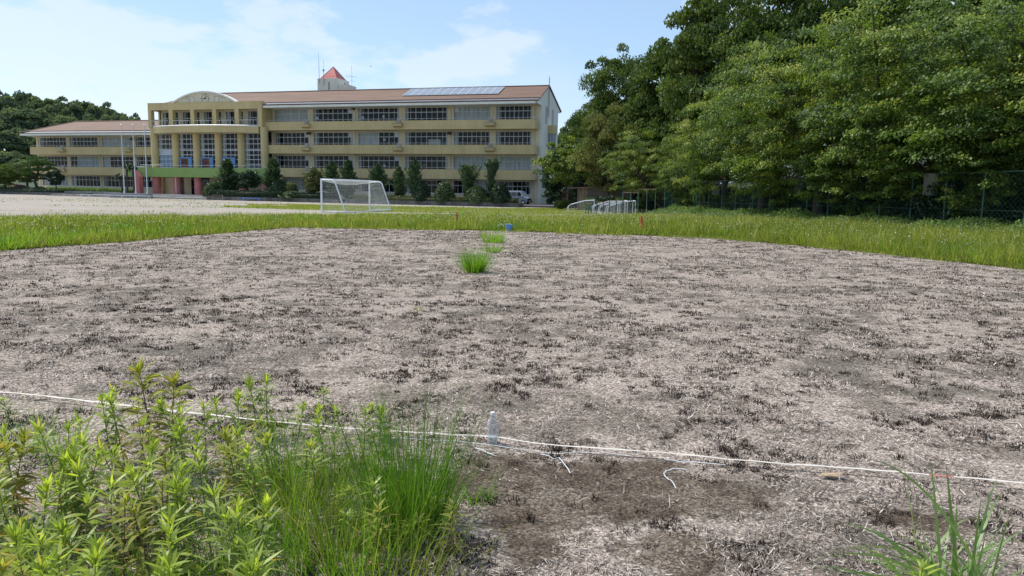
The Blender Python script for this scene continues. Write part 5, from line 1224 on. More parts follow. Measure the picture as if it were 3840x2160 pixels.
# ------------------------------------------------------------------ silver van
def van():
    P = Vector((0.72, 103.4, PADZ)); o = thing('van', 'small silver van parked in front of the right end of the school', 'van', P, R(-29))
    Lh = 1.70; w = .735
    prof = [(-1.68, .28), (-1.70, .75), (-1.66, 1.10), (-1.60, 1.60), (-1.50, 1.80), (-1.30, 1.86), (.35, 1.86), (.62, 1.80), (1.18, 1.14), (1.50, .98), (1.66, .88), (1.70, .55), (1.68, .28)]
    n = len(prof); V = []
    for s_ in (-1, 1):
        for x, z in prof:
            V.append((x, s_ * (w - (max(0, z - 1.05) * .14)), z))
    F = [tuple(range(n))[::-1], tuple(range(n, 2 * n))] + [(i, (i + 1) % n, n + (i + 1) % n, n + i) for i in range(n)]
    body = MB().add(V, F).build('body', 'van_paint', o, bevel=.04)
    yy = lambda z, e=.008: w - max(0, z - 1.05) * .14 + e
    for s_, in ((-1,), (1,)):
        for q in ([(-1.56, 1.14), (-.88, 1.14), (-.88, 1.66), (-1.50, 1.66)], [(-.80, 1.14), (.02, 1.14), (.02, 1.68), (-.80, 1.68)], [(.12, 1.14), (.98, 1.14), (.60, 1.62), (.50, 1.68), (.12, 1.68)]):
            k = len(q); V = [(x, s_ * yy(z), z) for x, z in q] + [(x, s_ * (yy(z) - .04), z) for x, z in q]
            MB().add(V, [tuple(range(k)), tuple(range(2 * k - 1, k - 1, -1))] + [(i, (i + 1) % k, k + (i + 1) % k, k + i) for i in range(k)]).build('side_window', 'van_glass', o)
        m = MB()
        for x in (-.84, .07): m.box(x - .006, x + .006, s_ * w - .004, s_ * w + .004, .35, 1.10)
        m.box(-1.64, .07, s_ * w - .004, s_ * w + .004, 1.02, 1.035); m.build('door_seam', 'black', o)
        for x in (-.02, .2): MB().box(x - .09, x + .09, s_ * w - .01, s_ * (w) + s_ * .03 if s_ > 0 else s_ * w + .01, .93, .97).build('door_handle', 'lamp', o)
        m = MB(); m.tube([(.86, s_ * (w - .02), 1.20), (.90, s_ * (w + .12), 1.22)], .02, 6); m.box(.84, .96, s_ * w + (.05 if s_ > 0 else -.19), s_ * w + (.19 if s_ > 0 else -.05), 1.12, 1.34); m.build('mirror', 'van_white', o)
        for x in (-1.20, 1.10):
            wh = MB(); wh.prism([(x + .285 * math.cos(t), .285 + .285 * math.sin(t)) for t in np.linspace(0, 6.2832, 25)[:-1]], 'y', s_ * (w - .16), s_ * (w + .006)); wo = wh.build('wheel', 'rubber', o)
            MB().prism([(x + .175 * math.cos(t), .285 + .175 * math.sin(t)) for t in np.linspace(0, 6.2832, 21)[:-1]], 'y', s_ * (w + .008), s_ * (w + .016)).build('rim', 'lamp', wo)
            MB().prism([(x + .35 * math.cos(t), .29 + .35 * math.sin(t)) for t in np.linspace(0, 3.1416, 17)], 'y', s_ * (w - .10), s_ * (w + .003)).build('wheel_arch', 'black', o)
        MB().add([(1.52, s_ * .70, .74), (1.685, s_ * .60, .74), (1.675, s_ * .58, .90), (1.46, s_ * .72, 1.02), (1.50, s_ * .72, .74)], [(0, 1, 2, 3, 4)]).build('headlight', 'lamp', o)
    ws = [(.66, .60, 1.76), (1.17, .66, 1.17), (1.17, -.66, 1.17), (.66, -.60, 1.76)]; nv = Vector((.62, 0, .56)).normalized() * .012
    MB().add([Vector(q) + nv for q in ws] + [Vector(q) - nv * 2 for q in ws], [(0, 1, 2, 3), (7, 6, 5, 4), (0, 4, 5, 1), (1, 5, 6, 2), (2, 6, 7, 3), (3, 7, 4, 0)]).build('windscreen', 'van_glass', o)
    MB().box(1.66, 1.715, -.52, .52, .62, .86).build('grille', 'black', o); MB().box(1.60, 1.74, -.70, .70, .30, .56).build('bumper', 'black', o); MB().box(1.741, 1.75, -.17, .17, .38, .52).build('number_plate', 'tape_white', o)
    MB().box(-1.45, .4, -.62, .62, 1.862, 1.885).build('lit_roof_sheet', 'van_white', o, bevel=.01)  # white sheet paints the sunlit brightness of the silver roof
van()

# ------------------------------------------------------------------ cones, bucket, bottle, tape, strings
def cone(px, base, topy, lb):
    q = G(px, base); h = at_y(px, topy, q.y).z - q.z; o = thing('traffic_cone', lb, 'cone', q, .4, 'faded red cones in the grass', h / .70)
    MB().lathe([(.135, .02), (.13, .06), (.045, .64), (.035, .70), (.02, .70)], 20).build('cone_body', 'cone_red', o, smooth=True); MB().box(-.19, .19, -.19, .19, 0, .025).build('base', 'cone_red', o, bevel=.008)
cone(1713, 832, 796, 'faded red cone in the grass beyond the dead field corner'); cone(2405, 858, 809, 'faded red cone in the grass before the exercise bars')
q = G(1909, 867); bk = thing('bucket', 'small blue plastic bucket at the far corner of the dead field', 'bucket', q, .3)
MB().lathe([(.10, 0), (.14, .25), (.15, .25), (.15, .27), (.13, .27), (.10, .02)], 18).build('pail', 'blue_plastic', bk, smooth=True); MB().tube([(.14 * math.cos(t), .02, .26 + .05 * math.sin(t)) for t in np.linspace(0, 3.14, 12)], .006, 5).build('handle', 'white_plastic', bk)
q = at_y(1880, 846, 31.6); wb = tag(MB().add([(-.14, 0, -.03), (-.02, 0, .09), (.17, .02, -.06), (-.14, .22, -.03), (-.02, .22, .09), (.17, .2, -.06), (-.13, 0, -.045), (-.02, 0, .07), (.16, .02, -.075), (-.13, .22, -.045), (-.02, .22, .07), (.16, .2, -.075)], [(0, 1, 4, 3), (1, 2, 5, 4), (6, 9, 10, 7), (7, 10, 11, 8), (0, 6, 7, 1), (1, 7, 8, 2), (3, 4, 10, 9), (4, 5, 11, 10), (0, 3, 9, 6), (2, 8, 11, 5)]).build('plastic_sheet', 'white_plastic', loc=q), 'bent white plastic sheet caught in grass left of the blue bucket', 'plastic sheet')
q = G(1846, 1668); bt = thing('bottle', 'clear plastic bottle with water and a white cap standing by the tape', 'bottle', (q.x, q.y, .004))
MB().lathe([(.026, 0), (.031, .008), (.033, .02), (.033, .07), (.031, .075), (.033, .08), (.033, .115), (.031, .12), (.033, .125), (.030, .155), (.020, .180), (.0135, .193), (.0135, .205)], 24).build('shell', 'pet_plastic', bt, smooth=True)
MB().lathe([(.025, .002), (.0315, .02), (.0315, .055)], 24).build('water', 'pet_plastic', bt, smooth=True); MB().lathe([(.0155, .203), (.0155, .222), (.014, .224)], 20).build('cap', 'white_plastic', bt, smooth=True)

def ribbon(name, pix, width, mat, label, cat_, dz=.012, marks=None, jit=.006, thick=.0015):
    P = [G(*p) for p in pix]; pts = []
    for i in range(len(P) - 1):
        n = max(2, int((P[i + 1] - P[i]).length / .12))
        for k in range(n): pts.append(P[i].lerp(P[i + 1], k / n))
    pts.append(P[-1]); g = random.Random(len(pix)); m = MB(); V = []
    for i, p in enumerate(pts):
        d = (pts[min(i + 1, len(pts) - 1)] - pts[max(i - 1, 0)]).normalized(); s_ = Vector((-d.y, d.x, 0)) * width * .5; z = dz + g.uniform(-.3, 1) * jit
        tl = g.uniform(-.02, .14) * width * (1 if s_.y > 0 else -1); V += [p - s_ + Vector((0, 0, z - tl)), p + s_ + Vector((0, 0, z + tl)), p + s_ + Vector((0, 0, z + tl + thick)), p - s_ + Vector((0, 0, z - tl + thick))]
    for i in range(len(pts) - 1):
        red = marks and any(abs(i - k) < .6 for k in marks)
        for k in range(4): m.f.append((4 * i + k, 4 * i + (k + 1) % 4, 4 * i + 4 + (k + 1) % 4, 4 * i + 4 + k)); m.m.append(1 if red else 0)
    m.v = [tuple(v) for v in V]; m.f += [(3, 2, 1, 0), tuple(4 * (len(pts) - 1) + k for k in range(4))]; m.m += [0, 0]
    return tag(m.build(name, [mat, 'tape_red']), label, cat_)
ribbon('measuring_tape', [(-420, 1452), (0, 1489), (326, 1523), (560, 1552), (900, 1590), (1277, 1627), (1492, 1640), (1761, 1657), (1823, 1659), (2017, 1686), (2212, 1704), (2492, 1724), (2892, 1761), (3210, 1783), (3574, 1814), (3840, 1838), (4300, 1880)], .016, 'tape_white', 'long white measuring tape with red marks laid across the field edge', 'measuring tape', .042, [60, 72, 73, 80, 90])
ribbon('nylon_string', [(1500, 1655), (1700, 1670), (1840, 1684), (1961, 1700), (2091, 1717), (2170, 1710), (2260, 1711), (2375, 1728)], .005, 'string_white', 'thin white string lying below the tape by the bottle', 'string', .026, None, .008)
ribbon('nylon_string', [(2026, 1722), (2060, 1731), (2095, 1738), (2118, 1762), (2138, 1788)], .006, 'string_white', 'crumpled white string trailing away right of the bottle', 'string', .026, None, .014)
ribbon('nylon_string', [(2580, 1779), (2520, 1776), (2498, 1778), (2488, 1792), (2500, 1812), (2515, 1825), (2534, 1847)], .006, 'string_white', 'curled white string lying on bare soil below the tape', 'string', .026, None, .014)
ribbon('nylon_string', [(2490, 1733), (2560, 1744), (2640, 1750), (2720, 1755)], .008, 'string_white', 'short bluish white string close under the tape', 'string', .02, None, .006)
ribbon('nylon_string', [(1780, 1690), (1810, 1701), (1850, 1716)], .009, 'string_white', 'short white string end beside the small grass tuft', 'string', .02, None, .01)
q = G(3110, 1797); m = MB(); V = [(-.075, -.01, .01), (-.03, -.028, .022), (.04, -.026, .016), (.09, .004, .03), (.035, .026, .012), (-.035, .024, .02)]
m.add(V + [(x, y, z - .002) for x, y, z in V], [(0, 1, 2, 3, 4, 5), (11, 10, 9, 8, 7, 6)] + [(i, 6 + i, 6 + (i + 1) % 6, (i + 1) % 6) for i in range(6)]); tag(m.build('fallen_leaf', 'dry_leaf', loc=(q.x, q.y, .012)), 'single curled tan leaf lying under the tape', 'leaf')

# ------------------------------------------------------------------ dead stubble and straw on the field
FIELD = [(p[0], p[1]) for p in dead_poly]
SPT = np.array(SPOTS)
def in_spot(x, y, k=.95):
    d = np.min(np.sqrt(((x[:, None] - SPT[:, 0]) / SPT[:, 2]) ** 2 + ((y[:, None] - SPT[:, 1]) / SPT[:, 3]) ** 2), 1); return d + (vnoise(x, y, .22, 77) - .5) * .9 < k
def stubble():
    g = np.random.default_rng(21); n = 46000
    y = g.uniform(2.2, 31, n); x = g.uniform(-1, 1, n) * (y * .78 + .8); ok = inpoly(x, y, FIELD); x, y = x[ok], y[ok]
    f = vnoise(x, y, 2.3, 1) * .25 + vnoise(x, y, .36, 2) * .75
    keep = (f * .6 + g.random(len(x)) * .4 > .575) & ~(in_spot(x, y) & (g.random(len(x)) < .85)) & ~((y < 4.2) & (x > .2) & (g.random(len(x)) < .55)); x, y, f = x[keep], y[keep], f[keep]; d = np.hypot(x, y)
    per = np.where(d < 7, 36, np.where(d < 12, 20, np.where(d < 18, 11, 7))); k = np.repeat(np.arange(len(x)), per); m = len(k)
    r_ = g.uniform(.018, .06, len(x))[k] * (1 + d[k] * .025); a = g.random(m) * 6.283; rr = np.sqrt(g.random(m)) * r_
    P = np.stack([x[k] + rr * np.cos(a) * 1.25, y[k] + rr * np.sin(a), np.full(m, .003)], 1); P[:, 2] += gzv(P[:, 1])
    D = np.stack([np.cos(a) * .35, np.sin(a) * .35, np.ones(m)], 1) + g.normal(0, .38, (m, 3)); D[:, 2] = np.abs(D[:, 2]) + .1
    L = g.uniform(.012, .038, m) * g.uniform(.6, 1.35, len(x))[k] * (1 + .012 * d[k]); Wd = .0032 + .0007 * d[k]
    T = np.clip(g.beta(1.0, 2.8, m) + (g.random(len(x))[k] - .5) * .25, 0, 1)
    V, F, T = strips(P, D, L, Wd, g.uniform(.0, .4, m), T, 1, [1, .45])
    o = link('dead_grass_stubble', npmesh('dead_grass_stubble', V, F, 'stubble', T)); tag(o, 'dark withered grass stubble standing in tufts over the field', None, kind='stuff')
stubble()
def straw():
    g = np.random.default_rng(22); n = 420000
    y = 2.2 + (g.random(n) ** 2.1) * 28; x = g.uniform(-1, 1, n) * (y * .78 + .8); ok = inpoly(x, y, FIELD)
    f = vnoise(x, y, .9, 4) * .4 + vnoise(x, y, .28, 5) * .6; ok &= (f + g.normal(0, .05, n) > .47) & ~(in_spot(x, y) & (g.random(n) < .93)); x, y, f = x[ok], y[ok], f[ok]; m = len(x); d = np.hypot(x, y)
    P = np.stack([x, y, g.uniform(.004, .022, m) * (.5 + f)], 1); P[:, 2] += gzv(y); a = g.random(m) * 6.283
    D = np.stack([np.cos(a), np.sin(a), g.normal(0, .3, m)], 1); L = g.uniform(.010, .045, m) * np.where(g.random(m) < .07, 2.3, 1); Wd = (.0013 + .0006 * d) * g.uniform(.6, 1.7, m)
    T = np.where(g.random(m) < .30, g.uniform(0, .35, m), np.clip(g.normal(.58, .17, m), 0, 1))
    V, F, T = strips(P, D, L, Wd, g.uniform(-.5, .5, m), T, 2, [.6, 1, .3], side=np.cross(D, np.array([0, 0, 1.0])) + g.normal(0, .45, (m, 3)))
    o = link('straw_litter', npmesh('straw_litter', V, F, 'straw', T)); tag(o, 'pale chopped straw and dry leaf litter strewn over the field', None, kind='stuff')
straw()

# ------------------------------------------------------------------ meadow
def scatter(poly, n, g):
    P = np.array([(p[0], p[1]) for p in poly]); lo, hi = P.min(0), P.max(0); x = g.uniform(lo[0], hi[0], n * 4); y = g.uniform(lo[1], hi[1], n * 4)
    ok = inpoly(x, y, poly); return x[ok][:n], y[ok][:n]
def meadow():
    g = np.random.default_rng(31); n = 230000; x, y = scatter(mead_poly, n, g); ok = (np.abs(x) < y * .80 + 1)
    for q in (G(1713, 832), G(2405, 858)): ok &= ~((np.abs(x - q.x * y / q.y) < .30) & (y > q.y - 4.5) & (y < q.y + .3) & (g.random(len(x)) < .9))
    x, y = x[ok], y[ok]; m = len(x)
    f = vnoise(x, y, 2.2, 6) * .6 + vnoise(x, y, .7, 7) * .4
    P = np.stack([x, y, gzv(y)], 1); D = np.stack([g.normal(0, .28, m), g.normal(0, .28, m), np.ones(m)], 1)
    far = np.clip((y - 38) / 12, 0, 1); L = (g.uniform(.12, .40, m) * (.4 + 1.4 * f)) * (1 - .45 * far) * (1 + .7 * np.clip((x - 2) / 6, 0, 1)); T = np.clip(g.normal(.45, .22, m) + (f - .5) * .6 + far * .12 + (g.random(m) < .05) * .4, 0, 1)
    A_ = strips(P, D, L, .012 + .0006 * y, g.uniform(0, .45, m), T, 2, [1, .7, .1])
    V, F, T = A_; tag(link('meadow_grass', npmesh('meadow_grass', V, F, 'blade_meadow', T)), 'yellow green meadow grass beyond the dead field', None, kind='stuff')
    # ragged front edge: single blades creeping out onto the dead field
    E = np.array([(p.x, p.y) for p in far_edge]); sl = np.linalg.norm(np.diff(E, axis=0), axis=1); n = 9000; k = g.choice(len(sl), n, p=sl / sl.sum()); t = g.random(n)[:, None]
    q = E[k] * (1 - t) + E[k + 1] * t; y_ = q[:, 1] - np.abs(g.normal(0, .45, n)) * (vnoise(q[:, 0], q[:, 1], 1.1, 51) > .42); x_ = q[:, 0]; P = np.stack([x_, y_, gzv(y_)], 1)
    V, F, T = strips(P, np.stack([g.normal(0, .4, n), g.normal(0, .4, n), np.ones(n)], 1), g.uniform(.06, .3, n), .022, g.uniform(.1, .6, n), np.clip(g.normal(.4, .25, n), 0, 1), 2, [1, .7, .1])
    tag(link('edge_grass', npmesh('edge_grass', V, F, 'blade_meadow', T)), 'ragged grass creeping from the meadow onto the dead field', None, kind='stuff')
    # flowering stalks and seed heads
    n = 9000; x, y = scatter(mead_poly, n, g); ok = (np.abs(x) < y * .80 + 1); x, y = x[ok], y[ok]; m = len(x); h = g.uniform(.25, .62, m)
    P = np.stack([x, y, gzv(y) + h], 1); V, F, T = leaves(P, g.normal(0, 1, (m, 3)), g.normal(0, 1, (m, 3)) + np.array([0, -.6, .6]), g.uniform(.03, .06, m), .03, g.random(m))
    tag(link('meadow_flowers', npmesh('meadow_flowers', V, F, 'flower_white', T)), 'tiny white flower heads scattered over the meadow', None, kind='stuff')
meadow()
def lawn():
    g = np.random.default_rng(33); x, y = scatter([(p[0] + dx_, p[1]) for p, dx_ in zip(lawn_poly, (-9, 0, 0, 0, 0, 0, 0, 0, 0, -2, -10))], 60000, g); ok = vnoise(x, y, 3.5, 41) * .55 + vnoise(x, y, 1.0, 42) * .3 + np.clip((x + 24) / 14, -.35, .3) > .34; x, y = x[ok], y[ok]; m = len(x); P = np.stack([x, y, gzv(y)], 1); D = np.stack([g.normal(0, .4, m), g.normal(0, .4, m), np.ones(m)], 1)
    V, F, T = strips(P, D, g.uniform(.06, .2, m), .06, .2, np.clip(g.normal(.5, .2, m), 0, 1), 1, [1, .2]); tag(link('lawn_grass', npmesh('lawn_grass', V, F, 'blade_meadow', T)), 'short sunlit grass before the hedge', None, kind='stuff')
    # sparse weeds on the playground
    n = 9000; x = g.uniform(-75, 4, n); y = g.uniform(46, 108, n); f = vnoise(x, y * 2.4, 9, 14) * .65 + vnoise(x, y, 2.0, 15) * .35; ok = (f > .60) & (np.abs(x) < y * .75); x, y = x[ok], y[ok]; m = len(x)
    P = np.stack([x, y, gzv(y) - .01], 1); D = np.stack([g.normal(0, .5, m), g.normal(0, .5, m), np.ones(m)], 1)
    V, F, T = strips(P, D, g.uniform(.05, .16, m), .12, .2, np.clip(g.normal(.3, .2, m), 0, 1), 1, [1, .3]); tag(link('playground_weeds', npmesh('playground_weeds', V, F, 'blade_green', T)), 'thin low weeds dotted over the sandy playground', None, kind='stuff')
lawn()
def fence_weeds():
    g = np.random.default_rng(35); n = 42000; y = 27 + 40 * g.random(n) ** 1.15; off = g.uniform(-3.2, .9, n); x = fence_x(y) + off
    hmax = (.35 + .75 * vnoise(x, y, 1.3, 8)) * np.clip((off + 3.4) / 1.6, .15, 1); z = gzv(y) + hmax * g.random(n) ** .7
    P = np.stack([x, y, z], 1); V, F, T = leaves(P, g.normal(0, 1, (n, 3)) + np.array([0, 0, .5]), g.normal(0, .6, (n, 3)) + np.array([0, -.3, 1.0]), g.uniform(.08, .20, n), g.uniform(.04, .08, n), np.clip(g.normal(.35, .2, n) + (z - gzv(y)) * .25, 0, 1))
    tag(link('fence_weeds', npmesh('fence_weeds', V, F, 'leaf_kudzu', T)), 'leafy weeds crowding the foot of the fence', None, kind='stuff')
fence_weeds()

# ------------------------------------------------------------------ foreground weeds and tufts
def weed_mesh(seed, mat, h=.7, nl=46, lw=.0225, ll=.14, stem='stem'):
    """upright stem with lance shaped leaves, a bright upright rosette at the tip, older drooping leaves below"""
    g = np.random.default_rng(seed); t = np.sort(np.concatenate([g.uniform(.18, .9, int(nl * .72)), g.uniform(.9, 1.0, nl - int(nl * .72))])); a = np.arange(nl) * 2.4 + g.normal(0, .3, nl); lx, ly = g.normal(0, .06, 2)
    P = np.stack([lx * t, ly * t, t * h * .93], 1); el = np.where(t > .9, g.uniform(.45, 1.3, nl), np.clip(-.2 + .95 * t + g.normal(0, .28, nl), -.6, 1.0))
    D = np.stack([np.cos(a) * np.cos(el), np.sin(a) * np.cos(el), np.sin(el)], 1); L = ll * np.where(t > .9, g.uniform(.55, .85, nl), 1.1 - .35 * np.abs(t - .65)) * g.uniform(.75, 1.2, nl)
    tint = np.clip(-.02 + .72 * t + g.normal(0, .14, nl), 0, .93); tint = np.where((t < .5) & (g.random(nl) < .25), .99, tint)
    V, F, T = strips(P, D, L, lw * g.uniform(.7, 1.25, nl) * np.where(t > .9, .72, 1), g.uniform(.10, .5, nl) * np.where(t > .9, .3, 1), tint, 5, [.12, .7, 1, .86, .48, .03], side=np.stack([-np.sin(a), np.cos(a), g.normal(0, .45, nl)], 1))
    st = MB().tube([(0, 0, -.02), (lx * .4, ly * .4, h * .4), (lx, ly, h * .95)], [.0055, .0045, .002], 6).mesh('stem', stem, True)
    return npmesh('foliage', V, F, mat, T), st, h
WM = [weed_mesh(1, 'leaf_weed', nl=54), weed_mesh(2, 'leaf_weed', nl=62, ll=.165), weed_mesh(3, 'leaf_weed', nl=48, lw=.026), weed_mesh(4, 'leaf_weed', nl=70, ll=.145), weed_mesh(5, 'leaf_weed', nl=44, ll=.17, lw=.021), weed_mesh(6, 'leaf_weed_old', nl=76, ll=.17, lw=.027, stem='stem_brown'), weed_mesh(7, 'leaf_weed_old', nl=42, ll=.15, stem='stem_brown'), weed_mesh(8, 'leaf_weed', nl=36, ll=.15), weed_mesh(9, 'leaf_weed', nl=58, ll=.135, lw=.019)]
def weed(px, ty, v, label, by=None, rz=None):
    by = ty + 240 + .42 * (ty - 1350) if by is None else by
    q = G(px, by); h = at_y(px, ty, q.y).z; me, st, h0 = WM[v]; s_ = max(h / h0, .2); ws = min(max(s_, .66), 1.0)
    o = thing('leafy_weed', label, 'weed', (q.x, q.y, 0), random.uniform(0, 6.28) if rz is None else rz, 'leafy weeds at the lower left', (ws, ws, s_)); o.rotation_euler = (random.gauss(0, .09), random.gauss(0, .09), o.rotation_euler[2])
    part('foliage', me, o); part('stem', st, o)
z5 = lambda X, Y: (X * .5935, 1300 + Y * .5935); z6 = lambda X, Y: (900 + X * .5383, 1380 + Y * .5383)
weed(*z5(985, 85), 5, 'tallest weed with brownish old leaves standing above the others', 1720)
weed(*z5(1075, 150), 5, 'brownish weed leaning beside the tallest weed', 1725)
weed(*z5(1635, 180), 1, 'tall dark stemmed weed with a bright top right of the tallest one', 1640)
weed(*z6(190, 40), 1, 'bright tall weed with twin tops nearest the field', 1640)
weed(*z6(790, 250), 1, 'bright green weed standing alone left of the big grass tuft', 1740)
weed(*z6(1050, 240), 3, 'broad topped weed behind the big grass tuft', 1650)
weed(*z6(580, 140), 4, 'thin short weed on the tape line among grass', 1540)
weed(*z6(1490, 930), 6, 'withering weed on bare soil right of the big grass tuft', 2090)
weed(*z5(1530, 950), 6, 'yellowing weed with drooping pale leaves in the grass', 2060)
weed(*z5(75, 330), 0, 'weed by the tape at the left edge', 1600)
WL = [(750, 260), (805, 270), (610, 370), (1200, 310), (1160, 340), (1310, 355), (1430, 325), (1500, 290), (930, 340), (100, 490), (160, 540), (60, 560), (480, 660), (360, 610), (430, 800), (330, 700), (720, 790), (850, 690), (780, 640), (1000, 680), (1100, 670), (1190, 800), (1400, 520), (1560, 510), (1600, 640), (380, 1010), (570, 980), (210, 1070), (1060, 1000), (290, 1330), (450, 1200), (690, 1000), (790, 900), (1220, 1280), (960, 1190), (20, 620), (10, 760), (640, 520), (900, 450), (1050, 450), (1250, 480), (700, 300), (1150, 560), (240, 900), (100, 1050), (560, 1240), (1180, 1390), (40, 1350), (860, 560), (660, 700), (520, 880), (30, 900), (330, 1180), (120, 760), (500, 1060), (1340, 700)]
for i in range(24):
    px, py = (i * 331 % 1010) - 20 + random.uniform(-30, 30), 1540 + (i * 173 % 560) + random.uniform(-20, 20)
    weed(px, py, [3, 1, 0, 4, 2, 6][i % 6], 'yellow green leafy weed in the patch at the lower left')
for i, (X, Y) in enumerate(WL):
    px, py = z5(X, Y); weed(px + random.uniform(-8, 8), py, [0, 1, 7, 3, 4, 2, 8, 3, 6, 1, 7, 5][i % 12], 'yellow green leafy weed in the patch at the lower left')
W6 = [(370, 250), (500, 290), (860, 290), (960, 260), (610, 330), (50, 400), (270, 480), (210, 330), (540, 470), (660, 420), (1030, 730), (640, 830), (1280, 910), (1140, 1020), (730, 1000)]
for i, (X, Y) in enumerate(W6):
    px, py = z6(X, Y); weed(px, py, [0, 3, 2, 1, 4][i % 5], 'yellow green leafy weed among the grass left of the bottle', py + (250 if Y < 600 else 130))
for i in range(6):
    px, py = 640 + (i * 397 % 830) + random.uniform(-20, 20), 1700 + (i * 211 % 330); weed(px, py, [4, 0, 2, 3, 6][i % 5], 'yellow green leafy weed standing in the middle of the thin bright grass', py + 260)
def tuft(px, by, h, r, n, mat, label, bend=.35, wd=.0042, group='grass tufts', spread=.30, scl=1.0):
    q = G(px, by); g = np.random.default_rng(int(px + by)); a = g.random(n) * 6.283; rr = np.sqrt(g.random(n)) * r * (1 + 1.6 * g.random(n) ** 7)
    P = np.stack([rr * np.cos(a), rr * np.sin(a), np.zeros(n)], 1); D = np.stack([np.cos(a) * spread * (rr / r + .2) , np.sin(a) * spread * (rr / r + .2), np.ones(n)], 1) + g.normal(0, .13, (n, 3))
    V, F, T = strips(P, D, h * g.beta(2.2, 1.6, n) * 1.2, wd * g.uniform(.7, 1.2, n), bend * g.uniform(.1, 1.3, n), np.clip(g.normal(.45, .22, n), 0, 1), 5, [.8, 1, .85, .6, .35, .05])
    o = tag(link('grass_tuft', npmesh('grass_tuft', V, F, mat, T), None, (q.x, q.y, q.z)), label, 'grass', group); return o
tuft(1535, 1975, .82, .16, 900, 'blade_tuft', 'big dark green grass tuft left of the bottle', .22, spread=.22)
tuft(1605, 1950, .55, .13, 140, 'blade_green', 'thin grass at the right side of the big tuft', .35)
tuft(1470, 1990, .6, .14, 170, 'blade_green', 'thin grass at the left side of the big tuft', .4)
for px, by, h, r, n in ((1130, 1950, .62, .22, 300), (1250, 2060, .6, .22, 300), (1080, 1850, .55, .2, 240), (1340, 2140, .55, .22, 260), (1000, 2060, .55, .22, 240), (1230, 1880, .55, .2, 220), (900, 2190, .5, .22, 220), (1150, 2210, .5, .25, 260), (1480, 2200, .48, .22, 200), (760, 2240, .45, .2, 160), (620, 2200, .42, .2, 110), (420, 2260, .4, .2, 110), (120, 2240, .42, .2, 110), (20, 2120, .45, .18, 90), (1010, 1780, .5, .18, 160), (1330, 1790, .45, .16, 130)):
    tuft(px, by, h, r, n, 'blade_green' if n % 100 else 'blade_meadow', 'thin bright grass clump spreading among the weeds', .5, .0040, 'grass among the weeds')
tuft(135, 1695, .46, .06, 60, 'blade_green', 'upright rush like tuft at the far left by the tape', .15, .004)
tuft(240, 1705, .48, .09, 80, 'blade_green', 'upright rush like tuft right of the far left one', .2, .004)
tuft(1040, 1640, .42, .12, 70, 'blade_green', 'wispy grass at the tape between two weeds', .35, .0038)
tuft(1780, 1892, .27, .025, 22, 'blade_green', 'small lone grass tuft right of the big one', .5, .006, spread=.5)
tuft(1822, 1874, .25, .02, 26, 'blade_green', 'tiny leaning grass tuft beside the small lone one', .9, .007, spread=.7)
tuft(1780, 1022, .66, .16, 800, 'blade_green', 'bright grass tuft standing alone in the dead field', .28, .009, spread=.42)
tuft(1850, 946, .42, .20, 160, 'blade_green', 'thin grass tuft behind the lone tuft in the dead field', .35, .012, spread=.5)
tuft(1852, 910, .62, .30, 300, 'blade_green', 'dense grass tuft before the blue bucket', .3, .013, spread=.45)
tuft(1815, 892, .5, .15, 50, 'blade_meadow', 'sparse pale grass beside the dense tuft near the bucket', .4, .016)
tuft(1570, 1165, .14, .05, 30, 'blade_meadow', 'tiny sprout of grass in the middle of the dead field', .5, .008)
for i, (px, by, h) in enumerate(((30, 935, .75), (95, 925, .6), (215, 918, .7), (280, 905, .55), (370, 898, .65), (480, 890, .5), (560, 888, .6), (640, 878, .6), (700, 870, .6), (830, 865, .55), (1150, 835, 1.0), (1035, 838, .7), (1240, 845, .5), (1390, 848, .45), (1530, 850, .5), (1950, 858, .5), (2000, 862, .55), (2100, 866, .4), (2180, 870, .4), (2700, 885, .6), (2790, 895, .6), (2860, 900, .55), (3000, 915, .5), (3350, 950, .6), (3560, 970, .7), (3700, 985, .7))):
    tuft(px, by, h, .3, 120, 'blade_green', 'dark green grass tuft along the near edge of the meadow', .45, .02, 'grass tufts along the meadow edge', .5)
TM = []
for k in range(3):
    g = np.random.default_rng(300 + k); n = 110; a = g.random(n) * 6.283; rr = np.sqrt(g.random(n)) * .28; P = np.stack([rr * np.cos(a), rr * np.sin(a), np.zeros(n)], 1); D = np.stack([np.cos(a) * .45, np.sin(a) * .45, np.ones(n)], 1) + g.normal(0, .15, (n, 3))
    V, F, T = strips(P, D, .62 * g.uniform(.4, 1.1, n), .022, g.uniform(.1, .6, n), np.clip(g.normal(.45, .22, n), 0, 1), 4, [.8, 1, .8, .45, .05]); TM.append(npmesh('grass_tuft', V, F, ['blade_green', 'blade_tuft', 'blade_meadow'][k], T))
g = np.random.default_rng(310); tx, ty = scatter(mead_poly, 400, g); kk = 0
for x, y in zip(tx, ty):
    if abs(x) > y * .74 or kk >= 110 or any((abs(x - q.x * y / q.y) < .6 and q.y - 6 < y < q.y + .3) for q in (G(1713, 832), G(2405, 858))): continue
    o = link('grass_tuft', TM[kk % 3], None, (x, y, gz(x, y))); o.rotation_euler = (0, 0, kk * 1.3); sc_ = g.uniform(.6, 1.15) * (1.15 if x > 4 else .9); o.scale = (sc_, sc_, sc_); kk += 1
    tag(o, ['light green grass tuft standing up out of the meadow', 'dark green grass tuft standing up out of the meadow', 'yellowish grass tuft standing up out of the meadow'][(kk - 1) % 3], 'grass', 'grass tufts in the meadow')
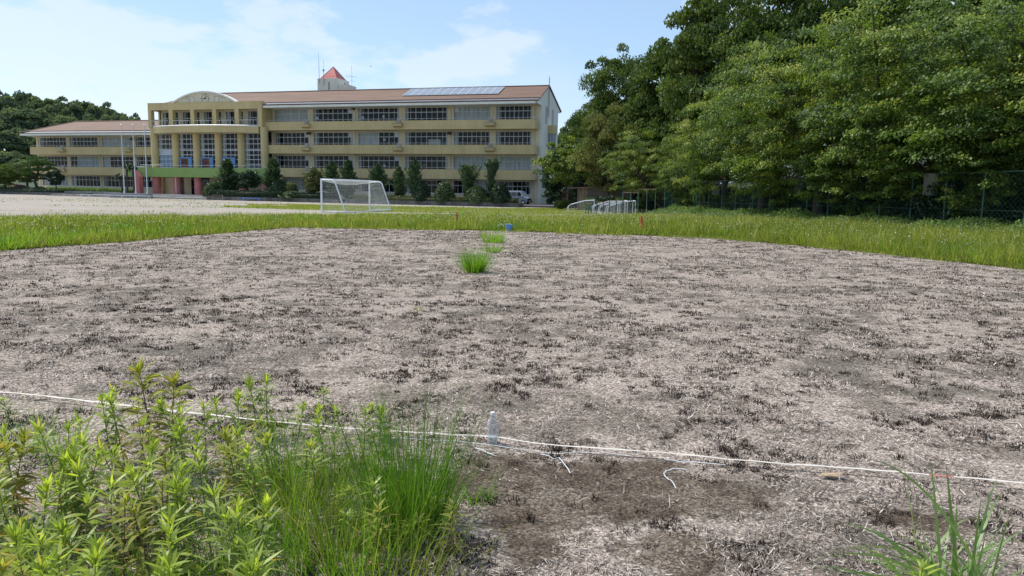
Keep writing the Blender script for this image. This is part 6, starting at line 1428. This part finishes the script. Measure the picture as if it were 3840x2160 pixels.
# silver grass at the lower right
def silver_grass():
    q = G(3600, 2330); g = np.random.default_rng(77); o = thing('silver_grass', 'large clump of broad arching grass blades at the lower right', 'grass', (q.x, q.y, 0))
    specs = [(3120, 2080), (3230, 2040), (3060, 2140), (3330, 2000), (2960, 2150), (3380, 1700), (3478, 1712), (3300, 2110), (3340, 2090), (3680, 1860), (3800, 1940), (3740, 1790), (3640, 2050), (3460, 2060), (3560, 2040), (3860, 1980), (3200, 2100), (3900, 2080), (3250, 2160), (3590, 1870), (3720, 2000), (3050, 2160), (3480, 1990), (3780, 2060), (3660, 1950), (3150, 1960), (3400, 1960), (3620, 2100), (3820, 2100), (3520, 2100), (3580, 2140), (3700, 2120)]
    Vs = []
    for (px, py) in specs:
        for rep in range(3):
            t = at_y(px + g.normal(0, 45) * rep, py + abs(g.normal(0, 70)) * rep, q.y + g.uniform(-.12, .3)); b = np.array([g.normal(0, .08), g.normal(0, .06), 0]); e = np.array([t.x - q.x, t.y - q.y, t.z])
            v = e - b; L = np.linalg.norm(v); side_ = abs(v[0]) > .16; bd = g.uniform(.55, 1.1) if side_ and g.random() < .7 else g.uniform(.04, .3)
            D = v / L + np.array([0, 0, bd]); D0 = np.linalg.norm(D); sgn = 1 if g.random() < .5 else -1
            Vs.append(strips(b[None], D[None], L * D0, g.uniform(.008, .015), bd / D0, np.array([np.clip(g.normal(.5, .22), 0, 1)]), 12, [.7, .9, 1, 1, 1, 1, .95, .9, .8, .65, .48, .28, .03], side=np.array([[v[1] * .5 + .5 * sgn, -v[0] * .6 - .5, .3 * sgn]])))
    V, F, T = cat(*Vs); part('blades', npmesh('blades', V, F, 'blade_silver', T), o)
silver_grass()
weed(3425, 2100, 2, 'leafy weed at the foot of the broad grass clump lower right', 2420); weed(3490, 2130, 3, 'second leafy weed at the foot of the broad grass clump lower right', 2420)

# bird over the roof
q = at_y(1391, 249, 95); bd = MB(); bd.tube([(-.22, 0, 0), (0, 0, .02), (.2, 0, 0)], [.02, .06, .015], 8)
for s_ in (-1, 1): bd.add([(-.06, s_ * .04, .03), (.08, s_ * .04, .03), (.03, s_ * .28, .12), (-.08, s_ * .55, .05)], [(0, 1, 2, 3)]); bd.add([(-.06, s_ * .04, .022), (.08, s_ * .04, .022), (.03, s_ * .28, .112), (-.08, s_ * .55, .042)], [(3, 2, 1, 0)])
bd.v = [tuple(c * .55 for c in v) for v in bd.v]
tag(bd.build('bird', 'steel_dark', loc=q), 'tiny dark bird flying in the sky right of the roof tower', 'bird')
